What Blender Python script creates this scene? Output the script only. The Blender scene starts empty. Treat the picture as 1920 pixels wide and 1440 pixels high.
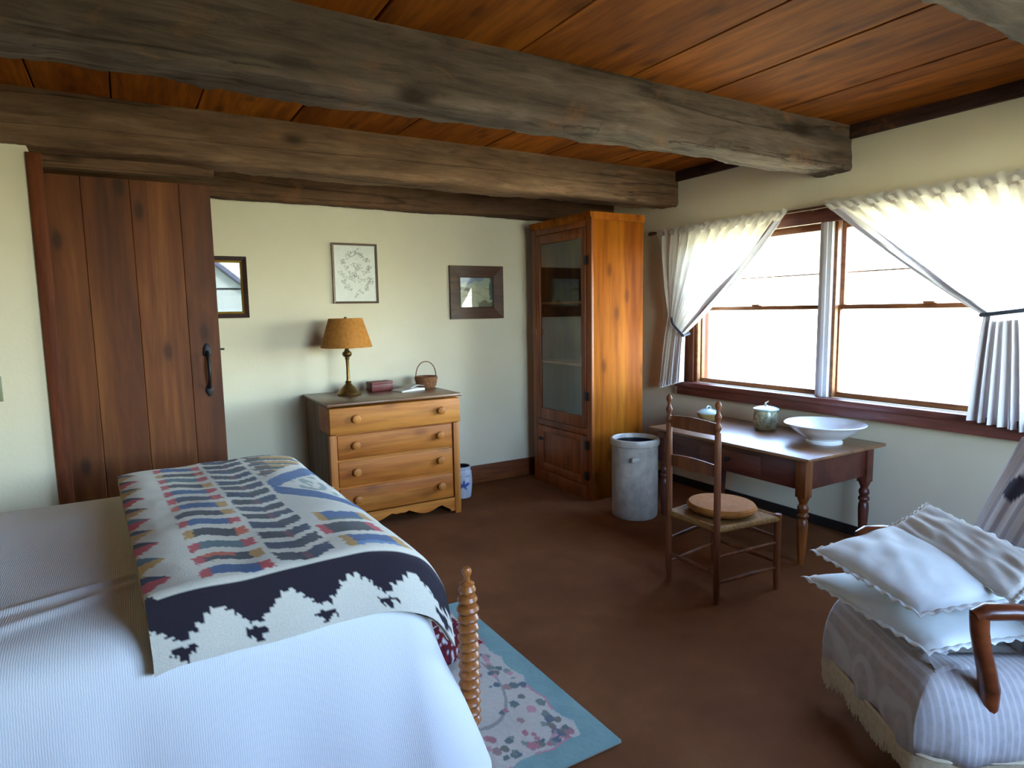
import bpy, bmesh, math, random
from mathutils import Vector, Matrix, noise, Euler

random.seed(7)
S = bpy.context.scene
COL = S.collection

# ------------------------------------------------------------------ camera, sky, sun, exposure
CAM_F, YAW, PITCH, ROLL = 1205.1, math.radians(30.647), math.radians(6.524), math.radians(-0.972)
cam_d = bpy.data.cameras.new('camera')
cam = bpy.data.objects.new('camera', cam_d); COL.objects.link(cam); S.camera = cam
cam_d.sensor_width = 36.0; cam_d.lens = 36.0 * CAM_F / 1920.0; cam_d.clip_start = 0.02
fwd = Vector((math.sin(YAW)*math.cos(PITCH), math.cos(YAW)*math.cos(PITCH), -math.sin(PITCH)))
rgt = Vector((math.cos(YAW), -math.sin(YAW), 0)); up = rgt.cross(fwd)
r2 = rgt*math.cos(ROLL) + up*math.sin(ROLL); u2 = -rgt*math.sin(ROLL) + up*math.cos(ROLL)
m = Matrix((r2, u2, -fwd)).transposed().to_4x4(); m.translation = Vector((0, 0, 1.6))
cam.matrix_world = m

W = bpy.data.worlds.new('sky'); S.world = W; W.use_nodes = True
nt = W.node_tree; nt.nodes.clear()
sky = nt.nodes.new('ShaderNodeTexSky'); sky.sky_type = 'NISHITA'; sky.sun_disc = False
sky.sun_elevation = math.radians(52); sky.sun_rotation = math.radians(-40); sky.air_density = 1.0; sky.dust_density = 0.6
SKY_STRENGTH = 1.5
bg = nt.nodes.new('ShaderNodeBackground'); bg.inputs['Strength'].default_value = SKY_STRENGTH
wo = nt.nodes.new('ShaderNodeOutputWorld')
nt.links.new(sky.outputs[0], bg.inputs[0]); nt.links.new(bg.outputs[0], wo.inputs[0])
sun_d = bpy.data.lights.new('sun', 'SUN'); sun_d.energy = 15.0; sun_d.angle = 0.01; sun_d.color = (1, .93, .8)
sun = bpy.data.objects.new('sun', sun_d); COL.objects.link(sun)
sun.rotation_euler = Vector((-0.45, 0.5, 0.85)).to_track_quat('Z', 'Y').to_euler(); sun.location = (-4, 6, 9)
def portal(loc, rot, sx, sy):
    l = bpy.data.lights.new('window_portal', 'AREA'); l.shape = 'RECTANGLE'; l.size = sx; l.size_y = sy
    l.cycles.is_portal = True
    o = bpy.data.objects.new('window_portal', l); COL.objects.link(o); o.location = loc; o.rotation_euler = rot
portal((4.44, 2.77, 1.585), (0, math.radians(90), 0), 1.26, 2.56)
portal((2.37, -1.59, 1.8), (math.radians(90), 0, 0), 2.32, 1.53)
S.view_settings.view_transform = 'Standard'; S.view_settings.look = 'None'
S.view_settings.gamma = 1.0; S.view_settings.use_curve_mapping = False
S.view_settings.exposure = 2.3
S.cycles.max_bounces = 10; S.cycles.diffuse_bounces = 6; S.cycles.transparent_max_bounces = 24
S.cycles.caustics_reflective = False; S.cycles.caustics_refractive = False
S.cycles.sample_clamp_indirect = 12.0

# ------------------------------------------------------------------ helpers
def C(h, a=1.0):
    h = h.lstrip('#'); v = [int(h[i:i+2], 16)/255 for i in (0, 2, 4)]
    return tuple(x/12.92 if x <= .04045 else ((x+.055)/1.055)**2.4 for x in v) + (a,)

def obj(name, geo, mat, parent=None, smooth=True, loc=None, kind=None):
    if isinstance(geo, bmesh.types.BMesh):
        me = bpy.data.meshes.new(name); bmesh.ops.recalc_face_normals(geo, faces=geo.faces[:]); geo.to_mesh(me); geo.free()
    else: me = geo
    if mat and not me.materials: me.materials.append(mat)
    if smooth:
        me.shade_smooth()
        me.set_sharp_from_angle(angle=math.radians(38))
    o = bpy.data.objects.new(name, me); COL.objects.link(o)
    if parent: o.parent = parent
    if loc: o.location = loc
    if kind: o['kind'] = kind
    return o
def struct(name, geo, mat, **k): return obj(name, geo, mat, kind='structure', **k)
def tag(o, label, cat, group=None):
    o['label'] = label; o['category'] = cat
    if group: o['group'] = group
    return o
def thing(name, label, cat, loc=(0, 0, 0), rz=0.0, group=None):
    o = bpy.data.objects.new(name, None); COL.objects.link(o); o.location = loc; o.rotation_euler = (0, 0, rz)
    o.empty_display_size = .1
    return tag(o, label, cat, group)
def BM(): return bmesh.new()
def box(b, x0, x1, y0, y1, z0, z1, bev=0.0, seg=2):
    vs = [b.verts.new((x, y, z)) for x in (x0, x1) for y in (y0, y1) for z in (z0, z1)]
    idx = [(0, 1, 3, 2), (4, 6, 7, 5), (0, 4, 5, 1), (2, 3, 7, 6), (0, 2, 6, 4), (1, 5, 7, 3)]
    fs = [b.faces.new([vs[i] for i in f]) for f in idx]
    if bev > 0:
        es = list({e for f in fs for e in f.edges})
        bmesh.ops.bevel(b, geom=es, offset=bev, segments=seg, profile=.5, affect='EDGES')
    return b
def BOX(*a, **k): return box(BM(), *a, **k)
def lathe(b, prof, n=28, c=(0, 0, 0), sx=1.0, sy=1.0):
    rings = []
    for r, z in prof:
        if r < 1e-5: rings.append([b.verts.new((c[0], c[1], c[2]+z))])
        else: rings.append([b.verts.new((c[0]+sx*r*math.cos(2*math.pi*i/n), c[1]+sy*r*math.sin(2*math.pi*i/n), c[2]+z)) for i in range(n)])
    for p, q in zip(rings, rings[1:]):
        for i in range(n):
            j = (i+1) % n
            if len(p) == 1 and len(q) == 1: continue
            if len(p) == 1: b.faces.new((p[0], q[j], q[i]))
            elif len(q) == 1: b.faces.new((p[i], p[j], q[0]))
            else: b.faces.new((p[i], p[j], q[j], q[i]))
    if len(rings[0]) > 1 : b.faces.new(rings[0][::-1])
    if len(rings[-1]) > 1 : b.faces.new(rings[-1])
    return b
def lathe_open(b, prof, n=28, c=(0, 0, 0)):
    rings = [[b.verts.new((c[0]+r*math.cos(2*math.pi*i/n), c[1]+r*math.sin(2*math.pi*i/n), c[2]+z)) for i in range(n)] for r, z in prof]
    for p, q in zip(rings, rings[1:]):
        for i in range(n):
            j = (i+1) % n; b.faces.new((p[i], p[j], q[j], q[i]))
    return b
def tube(b, pts, rad, n=10, squash=None):
    pts = [Vector(p) for p in pts]
    if not hasattr(rad, '__len__'): rad = [rad]*len(pts)
    rings = []; t0 = (pts[1]-pts[0]).normalized()
    a = Vector((0, 0, 1)) if abs(t0.z) < .9 else Vector((1, 0, 0))
    u = t0.cross(a).normalized()
    for i, p in enumerate(pts):
        t = (pts[min(i+1, len(pts)-1)]-pts[max(i-1, 0)]).normalized()
        u = (u - t*u.dot(t)).normalized(); v = t.cross(u)
        k = squash or 1.0
        rings.append([b.verts.new(p+u*rad[i]*math.cos(2*math.pi*j/n)+v*rad[i]*k*math.sin(2*math.pi*j/n)) for j in range(n)])
    for p, q in zip(rings, rings[1:]):
        for i in range(n):
            j = (i+1) % n; b.faces.new((p[i], p[j], q[j], q[i]))
    b.faces.new(rings[0][::-1]); b.faces.new(rings[-1]); return b
def prism(b, pts, axis, d0, d1):
    def P(p, d): return {'x': (d, p[0], p[1]), 'y': (p[0], d, p[1]), 'z': (p[0], p[1], d)}[axis]
    A = [b.verts.new(P(p, d0)) for p in pts]; Bv = [b.verts.new(P(p, d1)) for p in pts]; n = len(pts)
    b.faces.new(A); b.faces.new(Bv[::-1])
    for i in range(n): b.faces.new((A[i], Bv[i], Bv[(i+1) % n], A[(i+1) % n]))
    return b
def grid(b, nu, nv, fn):
    V = [[b.verts.new(fn(i/nu, j/nv)) for j in range(nv+1)] for i in range(nu+1)]
    for i in range(nu):
        for j in range(nv): b.faces.new((V[i][j], V[i+1][j], V[i+1][j+1], V[i][j+1]))
    return V
def slab(nu, nv, top, bot, colfn=None, side=(1, 1, 1, 1)):
    """closed slab between two parametric sheets, colour attribute 'pattern' from colfn(u, v, face)"""
    verts, faces, cols = [], [], []
    def add(fn, f):
        o = len(verts)
        for i in range(nu+1):
            for j in range(nv+1):
                verts.append(fn(i/nu, j/nv)); cols.append(colfn(i/nu, j/nv, f) if colfn else side)
        return o
    a = add(top, 0); c = add(bot, 1); I = lambda o, i, j: o+i*(nv+1)+j
    for i in range(nu):
        for j in range(nv):
            faces.append((I(a, i, j), I(a, i+1, j), I(a, i+1, j+1), I(a, i, j+1)))
            faces.append((I(c, i, j), I(c, i, j+1), I(c, i+1, j+1), I(c, i+1, j)))
    for i in range(nu):
        faces.append((I(a, i, 0), I(c, i, 0), I(c, i+1, 0), I(a, i+1, 0)))
        faces.append((I(a, i, nv), I(a, i+1, nv), I(c, i+1, nv), I(c, i, nv)))
    for j in range(nv):
        faces.append((I(a, 0, j), I(a, 0, j+1), I(c, 0, j+1), I(c, 0, j)))
        faces.append((I(a, nu, j), I(c, nu, j), I(c, nu, j+1), I(a, nu, j+1)))
    me = bpy.data.meshes.new('slab'); me.from_pydata(verts, [], faces)
    if colfn:
        at = me.color_attributes.new('pattern', 'FLOAT_COLOR', 'POINT')
        at.data.foreach_set('color', [x for q in cols for x in q])
    me.update(); return me
def fbm(p, s=1.0, o=3): return noise.fractal(Vector(p)*s, 1.0, 2.0, o)

# ------------------------------------------------------------------ materials
class NT:
    def __init__(s, name):
        s.m = bpy.data.materials.new(name); s.m.use_nodes = True; s.t = s.m.node_tree; s.t.nodes.clear()
        s.out = s.n('ShaderNodeOutputMaterial'); s.b = s.n('ShaderNodeBsdfPrincipled'); s.l(s.b.outputs[0], s.out.inputs[0])
    def n(s, k, **kw):
        x = s.t.nodes.new(k)
        for a, v in kw.items(): setattr(x, a, v)
        return x
    def l(s, a, b): s.t.links.new(a, b)
    def coords(s, scale, rand=True, kind='Object'):
        tc = s.n('ShaderNodeTexCoord'); mp = s.n('ShaderNodeMapping'); mp.inputs['Scale'].default_value = scale
        if rand:
            oi = s.n('ShaderNodeObjectInfo'); ml = s.n('ShaderNodeMath', operation='MULTIPLY'); ml.inputs[1].default_value = 37.0
            s.l(oi.outputs['Random'], ml.inputs[0]); ad = s.n('ShaderNodeVectorMath', operation='ADD')
            s.l(tc.outputs[kind], ad.inputs[0]); s.l(ml.outputs[0], ad.inputs[1]); s.l(ad.outputs[0], mp.inputs['Vector']); s.oi = oi
        else: s.l(tc.outputs[kind], mp.inputs['Vector'])
        return mp.outputs[0]
    def noise(s, v, scale, detail=4, rough=.55, dist=0.0):
        x = s.n('ShaderNodeTexNoise'); x.inputs['Scale'].default_value = scale; x.inputs['Detail'].default_value = detail
        x.inputs['Roughness'].default_value = rough; x.inputs['Distortion'].default_value = dist
        if v: s.l(v, x.inputs['Vector'])
        return x.outputs['Fac']
    def ramp(s, f, stops):
        r = s.n('ShaderNodeValToRGB'); e = r.color_ramp.elements
        while len(e) < len(stops): e.new(.5)
        for i, (p, c) in enumerate(stops): e[i].position = p; e[i].color = c
        s.l(f, r.inputs[0]); return r.outputs[0]
    def mix(s, f, a, b, mode='MIX'):
        x = s.n('ShaderNodeMix', data_type='RGBA', blend_type=mode)
        if isinstance(f, (int, float)): x.inputs[0].default_value = f
        else: s.l(f, x.inputs[0])
        for k, v in ((6, a), (7, b)):
            if isinstance(v, tuple): x.inputs[k].default_value = v
            else: s.l(v, x.inputs[k])
        return x.outputs[2]
    def bump(s, f, strength, dist=.01):
        x = s.n('ShaderNodeBump'); x.inputs['Strength'].default_value = strength; x.inputs['Distance'].default_value = dist
        s.l(f, x.inputs['Height']); s.l(x.outputs[0], s.b.inputs['Normal'])
    def set(s, col=None, rough=.5, spec=.5, metal=0.0):
        if col is not None:
            if isinstance(col, tuple): s.b.inputs['Base Color'].default_value = col
            else: s.l(col, s.b.inputs['Base Color'])
        s.b.inputs['Roughness'].default_value = rough; s.b.inputs['Specular IOR Level'].default_value = spec
        s.b.inputs['Metallic'].default_value = metal; return s
def wood(name, dark, mid, light, axis='z', rough=.5, fine=26.0, knots=.55, spec=.4, bump=.12, vary=.35, coat=0.0):
    t = NT(name); k = 1.0; lo = .09
    sc = {'x': (lo, 1, 1), 'y': (1, lo, 1), 'z': (1, 1, lo)}[axis]
    v = t.coords(sc); f1 = t.noise(v, fine*.35, 4, .6, 1.2); f2 = t.noise(v, fine*2.2, 5, .6, .3)
    c = t.ramp(f1, [(.28, C(dark)), (.5, C(mid)), (.72, C(light))])
    c2 = t.ramp(f2, [(.35, (.62, .58, .55, 1)), (.6, (1, 1, 1, 1))])
    c = t.mix(.75, c, c2, 'MULTIPLY')
    if knots > 0:
        sk = {'x': (.45, 1, 1), 'y': (1, .45, 1), 'z': (1, 1, .45)}[axis]
        vk = t.coords(sk); sx = t.n('ShaderNodeSeparateXYZ'); t.l(vk, sx.inputs[0]); cx2 = t.n('ShaderNodeCombineXYZ'); am = t.n('ShaderNodeMath', operation='ADD')
        o_ = [q for q in 'XYZ' if q.lower() != axis]; t.l(sx.outputs[o_[0]], am.inputs[0]); t.l(sx.outputs[o_[1]], am.inputs[1]); t.l(am.outputs[0], cx2.inputs[0]); t.l(sx.outputs[axis.upper()], cx2.inputs[1])
        vo = t.n('ShaderNodeTexVoronoi', voronoi_dimensions='2D'); vo.inputs['Scale'].default_value = 3.4; t.l(cx2.outputs[0], vo.inputs['Vector'])
        kf = t.ramp(vo.outputs['Distance'], [(.04, (1, 1, 1, 1)), (.08, (.6, .6, .6, 1)), (.11, (.22, .22, .22, 1)), (.22, (0, 0, 0, 1))])
        mk = t.n('ShaderNodeMath', operation='MULTIPLY'); mk.inputs[1].default_value = knots; t.l(kf, mk.inputs[0])
        dk = tuple(x*.35 for x in C(dark)[:3])+(1,)
        c = t.mix(mk.outputs[0], c, dk)
    if vary:
        vv = t.ramp(t.oi.outputs['Random'], [(0, (1-vary, 1-vary*1.1, 1-vary*1.2, 1)), (1, (1, 1, 1, 1))]); c = t.mix(1.0, c, vv, 'MULTIPLY')
    t.set(c, rough, spec); t.bump(f2, bump, .004)
    if coat: t.b.inputs['Coat Weight'].default_value = coat; t.b.inputs['Coat Roughness'].default_value = .33
    return t.m
def plain(name, col, rough=.5, spec=.5, metal=0.0, var=.08, scale=9, bump=0.0):
    t = NT(name); v = t.coords((1, 1, 1)); f = t.noise(v, scale, 3); c = C(col)
    d = tuple(x*(1-var*2) for x in c[:3])+(1,); t.set(t.ramp(f, [(.3, d), (.7, c)]), rough, spec, metal)
    if bump: t.bump(t.noise(v, scale*8, 3), bump, .004)
    return t.m
def attr_mat(name, rough=.9, bump=.3, bscale=260, spec=.15, sheen=.0):
    t = NT(name); a = t.n('ShaderNodeAttribute', attribute_name='pattern'); v = t.coords((1, 1, 1), False)
    f = t.noise(v, bscale, 4, .7); c = t.mix(.35, a.outputs['Color'], t.ramp(f, [(.3, (.6, .6, .6, 1)), (.65, (1, 1, 1, 1))]), 'MULTIPLY')
    t.set(c, rough, spec); t.b.inputs['Sheen Weight'].default_value = sheen
    if bump: t.bump(f, bump, .006)
    return t.m

t = NT('cream_plaster'); v = t.coords((1, 1, 1), False); f = t.noise(v, 1.4, 5, .6)
t.set(t.ramp(f, [(.3, C('#D8CEB4')), (.7, C('#DFD6BE'))]), .92, .2); t.bump(t.noise(v, 55, 4), .08, .01); M_WALL = t.m
t = NT('brown_carpet'); v = t.coords((1, 1, 1), False); f = t.noise(v, 420, 3, .7); f2 = t.noise(v, 2.2, 4, .6)
c = t.ramp(f2, [(.3, C('#744628')), (.55, C('#82502F')), (.75, C('#8E5B37'))]); c = t.mix(.6, c, t.ramp(f, [(.3, (.5, .5, .5, 1)), (.65, (1, 1, 1, 1))]), 'MULTIPLY')
t.set(c, .95, .1); t.bump(f, .6, .01); M_CARPET = t.m
M_CEIL = wood('ceiling_pine', '#6C3409', '#965010', '#B4691F', 'y', .75, 15, .6, .1, .1, .36)
def beam_mat(name, a, b_, c_, axis='x'):
    t = NT(name); lo = .12; sc = {'x': (lo, 1, 1), 'y': (1, lo, 1)}[axis]
    v = t.coords(sc); v1 = t.coords({'x': (.5, 1, 1), 'y': (1, .5, 1)}[axis])
    f = t.noise(v, 9, 6, .6, .5); g = t.noise(v, 26, 5, .65, .8); k = t.noise(v, 7, 3, .5, 1.5)
    col = t.ramp(f, [(.2, C(a)), (.5, C(b_)), (.8, C(c_))]); h_ = t.noise(v1, 3.2, 4, .6, .4); col = t.mix(.8, col, t.ramp(h_, [(.3, (.62, .6, .58, 1)), (.62, (1, 1, 1, 1))]), 'MULTIPLY')
    col = t.mix(.8, col, t.ramp(g, [(.3, (.45, .42, .4, 1)), (.58, (1, 1, 1, 1))]), 'MULTIPLY')
    k = t.noise(t.coords((.035, 1, 1) if axis == 'x' else (1, .035, 1)), 5, 3, .5, .5); crack = t.ramp(k, [(.485, (1, 1, 1, 1)), (.5, (.25, .22, .2, 1)), (.515, (1, 1, 1, 1))]); col = t.mix(.8, col, crack, 'MULTIPLY')
    ru = t.noise(v1, 4.5, 5, .7, .8); col = t.mix(t.ramp(ru, [(.56, (0, 0, 0, 1)), (.72, (.55, .55, .55, 1))]), col, C('#8A5C38'))
    vo = t.n('ShaderNodeTexVoronoi'); vo.inputs['Scale'].default_value = 3.6; t.l(v1, vo.inputs['Vector'])
    col = t.mix(t.ramp(vo.outputs['Distance'], [(.07, (.85, .85, .85, 1)), (.2, (0, 0, 0, 1))]), col, C('#2A1B12'))
    t.set(col, .85, .2); t.bump(g, .5, .012); return t.m
M_BEAM = beam_mat('weathered_timber', '#453930', '#66574C', '#877668')
M_BEAM2 = beam_mat('warm_timber', '#5C4230', '#7F624A', '#9A7B60')
M_PLATE = beam_mat('dark_timber', '#3A2722', '#4A332B', '#5A4136', 'y')
M_HEAD = beam_mat('brown_timber', '#4C3526', '#6A4D38', '#7C5C44')
M_DOOR = wood('stained_door_pine', '#46200C', '#6A3815', '#875224', 'z', .55, 9, .75, .25, .12, .25)
M_REDTRIM = wood('redwood_trim', '#5C3029', '#744239', '#844E43', 'y', .42, 24, 0, .4, .08, .1)
M_REDTRIMZ = wood('redwood_jamb', '#4A2312', '#61311C', '#713D24', 'z', .6, 24, 0, .15, .08, .1)
M_BASE = wood('baseboard_wood', '#6A3619', '#834722', '#96552B', 'x', .5, 24, .2, .4, .08, .1)
M_SASH = wood('sash_wood', '#6E4326', '#8A5733', '#A06B42', 'y', .45, 24, 0, .4, .05, .1)
M_PINE = wood('golden_pine', '#9E5216', '#BC6E26', '#D0883A', 'x', .5, 12, .45, .25, .08, .18)
M_PINEZ = wood('golden_pine_upright', '#7A3A08', '#96500C', '#AC6616', 'z', .6, 9, .6, .08, .08, .18)
M_PINEPOST = wood('dresser_post_pine', '#A0561C', '#B8702C', '#CC883E', 'z', .5, 14, .2, .25, .08, .1)
M_PINEDK = wood('cupboard_front_pine', '#74360F', '#934B1C', '#A65D28', 'z', .45, 12, .45, .45, .08, .15)
M_TOPDK = wood('dresser_top_wood', '#5C3A22', '#7C5334', '#926844', 'x', .32, 20, .2, .5, .06, .1)
M_SIDE = wood('dresser_side_wood', '#5E4430', '#765A42', '#8A6C50', 'z', .6, 20, .2, .3, .08, .1)
M_TABLETOP = wood('table_top_cherry', '#6A4426', '#855A36', '#9A6D45', 'y', .42, 20, 0, .5, .02, .1, coat=.55)
M_TABLE = wood('table_apron_cherry', '#45201A', '#5C2C20', '#6C3827', 'y', .38, 24, 0, .5, .06, .1)
M_TLEG = wood('table_leg_pale', '#6A3716', '#8A4D20', '#9C602C', 'z', .35, 24, 0, .5, .05, .15)
M_CHAIR = wood('chair_wood', '#562810', '#79421E', '#93552C', 'z', .5, 30, 0, .3, .05, .15)
M_SPOOL = wood('spool_maple', '#8A4A20', '#B06A30', '#C58244', 'z', .32, 30, 0, .55, .04, .1)
M_ARM = wood('armchair_mahogany', '#4E2413', '#73381C', '#8C4A27', 'x', .28, 24, 0, .6, .04, .1)
M_BRASS = plain('aged_brass', '#86693A', .38, .5, .85, .2, 30)
M_IRON = plain('black_iron', '#17151A', .5, .5, .4)
M_HINGE = plain('old_steel_hinge', '#8D8A66', .45, .5, .6, .15, 40)
M_WHITECER = plain('white_ironstone', '#EDF2F6', .14, .6, 0, .03)
M_PALE = plain('pale_paint_with_glare', '#DEDDE4', .4, .5, 0, .05)  # pale tone includes window glare on the mullion; house frames share it
M_SWITCH = plain('switch_plate', '#7E8062', .45)
M_ROD = plain('rod_wood', '#5B3524', .4)
M_STRAP = plain('tieback_ribbon', '#4A4E5A', .7, .2)
M_RUSH = plain('woven_rush', '#9A6F3C', .8, .2, 0, .25, 70, .4)
M_SEAT = plain('seat_cushion_tan', '#A0642C', .85, .15, 0, .15, 40, .3)
M_CROCKIN = plain('crock_dark_glaze', '#1B1B24', .3, .5)
M_DARK = plain('dark_underside', '#20150F', .8)

def glass(name, tint=(.97, .98, .98, 1), rough=0.0, ior=1.45):
    t = NT(name); t.t.nodes.remove(t.b)
    tr = t.n('ShaderNodeBsdfTransparent'); tr.inputs[0].default_value = tint
    gl = t.n('ShaderNodeBsdfGlossy'); gl.inputs['Roughness'].default_value = rough
    f0 = ((ior-1)/(ior+1))**2; lw = t.n('ShaderNodeLayerWeight'); pw = t.n('ShaderNodeMath', operation='POWER'); pw.inputs[1].default_value = 5.0; t.l(lw.outputs['Facing'], pw.inputs[0]); lw.inputs['Blend'].default_value = .5
    fr = t.n('ShaderNodeMath', operation='MULTIPLY_ADD'); fr.inputs[1].default_value = 1-f0; fr.inputs[2].default_value = f0; t.l(pw.outputs[0], fr.inputs[0])
    mx = t.n('ShaderNodeMixShader'); t.l(fr.outputs[0], mx.inputs[0]); t.l(tr.outputs[0], mx.inputs[1]); t.l(gl.outputs[0], mx.inputs[2])
    t.l(mx.outputs[0], t.out.inputs[0]); return t.m
M_GLASS = glass('window_glass'); M_CABGLASS = glass('old_cupboard_glass', (.86, .87, .86, 1), .01, 1.9)
t = NT('silvered_mirror'); t.set((.05, .053, .056, 1), .02, .5, 1.0); M_MIRROR = t.m
# sheer curtain cotton
t = NT('sheer_cotton'); t.t.nodes.remove(t.b); v = t.coords((1, 1, 1), False)
df = t.n('ShaderNodeBsdfDiffuse'); df.inputs[0].default_value = C('#F3F0EA'); tl = t.n('ShaderNodeBsdfTranslucent'); tl.inputs[0].default_value = C('#F6F3EE')
tp = t.n('ShaderNodeBsdfTransparent'); m1 = t.n('ShaderNodeMixShader'); m1.inputs[0].default_value = .5; m2 = t.n('ShaderNodeMixShader')
wv = t.noise(t.coords((1, 60, 6), False), 14, 2); rr = t.n('ShaderNodeMapRange'); t.l(wv, rr.inputs[0]); rr.inputs[1].default_value = .3; rr.inputs[2].default_value = .7; rr.inputs[3].default_value = .62; rr.inputs[4].default_value = .82
t.l(df.outputs[0], m1.inputs[1]); t.l(tl.outputs[0], m1.inputs[2]); t.l(rr.outputs[0], m2.inputs[0]); t.l(tp.outputs[0], m2.inputs[1]); t.l(m1.outputs[0], m2.inputs[2]); t.l(m2.outputs[0], t.out.inputs[0]); M_SHEER = t.m
t = NT('doubled_cotton_hem'); t.t.nodes.remove(t.b); df = t.n('ShaderNodeBsdfDiffuse'); df.inputs[0].default_value = C('#DEDADF'); tl = t.n('ShaderNodeBsdfTranslucent'); tl.inputs[0].default_value = C('#EFECEA'); m1 = t.n('ShaderNodeMixShader'); m1.inputs[0].default_value = .015
t.l(df.outputs[0], m1.inputs[1]); t.l(tl.outputs[0], m1.inputs[2]); t.l(m1.outputs[0], t.out.inputs[0]); M_HEM = t.m
# white ribbed bedspread
t = NT('white_ribbed_cotton'); v = t.coords((1, 1, 1), False); wv = t.n('ShaderNodeTexWave', wave_type='BANDS', bands_direction='X'); wv.inputs['Scale'].default_value = 52; wv.inputs['Distortion'].default_value = 2.5
t.l(v, wv.inputs['Vector']); f = t.noise(v, 150, 3); ad = t.n('ShaderNodeMath', operation='ADD'); t.l(wv.outputs['Fac'], ad.inputs[0]); t.l(f, ad.inputs[1])
t.set(C('#E9E9EC'), .95, .1); t.bump(ad.outputs[0], .18, .004); M_SPREAD = t.m
def fabric(name, c1, c2, scale=30, stripes=None, bump=.3):
    t = NT(name); v = t.coords((1, 1, 1), False); f = t.noise(v, scale, 4); c = t.ramp(f, [(.3, C(c1)), (.7, C(c2))])
    if stripes:
        wv = t.n('ShaderNodeTexWave', wave_type='BANDS', bands_direction=stripes[0]); wv.inputs['Scale'].default_value = stripes[1]; wv.inputs['Distortion'].default_value = .4
        t.l(v, wv.inputs['Vector']); c = t.mix(t.ramp(wv.outputs['Fac'], [(.55, (0, 0, 0, 1)), (.85, (.75, .75, .75, 1))]), c, C(stripes[2]))
    t.set(c, .92, .12); t.b.inputs['Sheen Weight'].default_value = .15; t.bump(t.noise(v, 340, 3), bump, .004); return t.m
M_PILLOW = fabric('white_pillow_cotton', '#DDE0DE', '#E9EAE6', 6); M_PILLOW2 = fabric('cream_pillow_linen', '#CBC5BC', '#DAD3C8', 6)
M_LACE = fabric('pillow_eyelet_edge', '#E4E4DF', '#F2F1EC', 90)
M_THROW = fabric('woven_throw', '#ABA4A2', '#BDB6B2', 30, ('X', 14, '#CBC6C6'))
M_UPH = fabric('chair_upholstery', '#A2958A', '#B5A89C', 30)
M_FRINGE = fabric('cream_fringe', '#C9B898', '#E0D2B6', 60)
M_BLANKET = attr_mat('knitted_wool', .95, .5, 220, .1, .2)
M_RUG = attr_mat('hooked_rug_wool', .95, .45, 260, .1)
M_PRINT = attr_mat('printed_paper', .35, 0, 60, .5)
M_FLORAL = attr_mat('floral_cotton', .9, .2, 260, .1)
t = NT('lampshade_parchment'); v = t.coords((1, 1, 1)); f = t.noise(v, 40, 3); t.set(t.ramp(f, [(.3, C('#A0682C')), (.7, C('#B87B38'))]), .8, .2)
t.b.inputs['Transmission Weight'].default_value = 0.0; M_SHADE = t.m
t = NT('salt_glaze'); v = t.coords((1, 1, 1)); f = t.noise(v, 14, 5, .6); t.set(t.ramp(f, [(.3, C('#938A80')), (.6, C('#AAA095')), (.75, C('#B4AA9F'))]), .35, .5); t.bump(f, .1, .004); M_CROCK = t.m
t = NT('blue_decorated_stoneware'); a = t.n('ShaderNodeAttribute', attribute_name='pattern'); t.set(a.outputs['Color'], .3, .5); M_BLUECROCK = t.m
t = NT('mottled_pottery'); v = t.coords((1, 1, 1)); f = t.noise(v, 22, 4, .6, 1.0); t.set(t.ramp(f, [(.3, C('#5F6350')), (.5, C('#93927A')), (.7, C('#B9B79C'))]), .25, .6); M_POT = t.m
M_POTGREEN = plain('pale_green_glaze', '#AFC7C2', .2, .6); M_GINGER = plain('amber_pottery', '#B59A62', .3, .5, 0, .2, 20)
M_BASKET = plain('woven_willow', '#9C6A48', .8, .2, 0, .3, 60, .5); M_REDBOX = plain('dark_red_leather', '#6A2420', .45, .4, 0, .15, 20)
M_PAPER = plain('white_paper', '#DDDAD2', .7, .2, 0, .03)
M_FRAMEDK = wood('dark_frame', '#2A1712', '#3C221A', '#4A2C22', 'x', .35, 26, 0, .5, .05, .1)
M_FRAMEGREY = plain('thin_bronze_frame', '#6A5646', .4, .5, .2); M_GOLD = plain('gilt_liner', '#C39A3A', .35, .5, .8)
M_FRAMEBR = wood('broad_oak_frame', '#3E2416', '#54331F', '#66412A', 'x', .42, 20, .1, .4, .08, .1)
t = NT('dry_grass'); v = t.coords((1, 1, 1), False); f = t.noise(v, .6, 5); t.set(t.ramp(f, [(.3, C('#A39E74')), (.7, C('#BAB48C'))]), .95, .1); M_GRASS = t.m
M_SIDING = plain('pale_siding', '#C9CFC6', .7); M_ROOF = plain('grey_shingles', '#7B7B90', .8, .2, 0, .15, 5)

# ------------------------------------------------------------------ room shell
XR, YB, CZ, YN, XL, YP = 4.25, 5.25, 2.786, -1.40, -3.2, 4.30
struct('floor', BOX(XL-.2, XR+.2, YN-.2, YB+.2, -.2, 0), M_CARPET, smooth=False)
b = BM()
WY0, WY1, WZ0, WZ1 = 1.50, 4.03, .95, 2.20
for q in ((YN-.2, WY0, -.2, CZ+.2), (WY1, YB+.2, -.2, CZ+.2), (WY0, WY1, -.2, WZ0), (WY0, WY1, WZ1, CZ+.2)):
    box(b, XR, XR+.2, q[0], q[1], q[2], q[3])
struct('wall_right', b, M_WALL, smooth=False)
struct('wall_back', BOX(XL-.2, XR, YB, YB+.2, -.2, CZ+.2), M_WALL, smooth=False)
struct('wall_left', BOX(XL-.2, XL, YN-.2, YB, -.2, CZ+.2), M_WALL, smooth=False)
struct('wall_partition', BOX(XL, -.394, YP, YP+.12, 0, CZ), M_WALL, smooth=False)
NX0, NX1, NZ0, NZ1 = 1.22, 3.52, 1.05, 2.56
b = BM()
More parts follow.
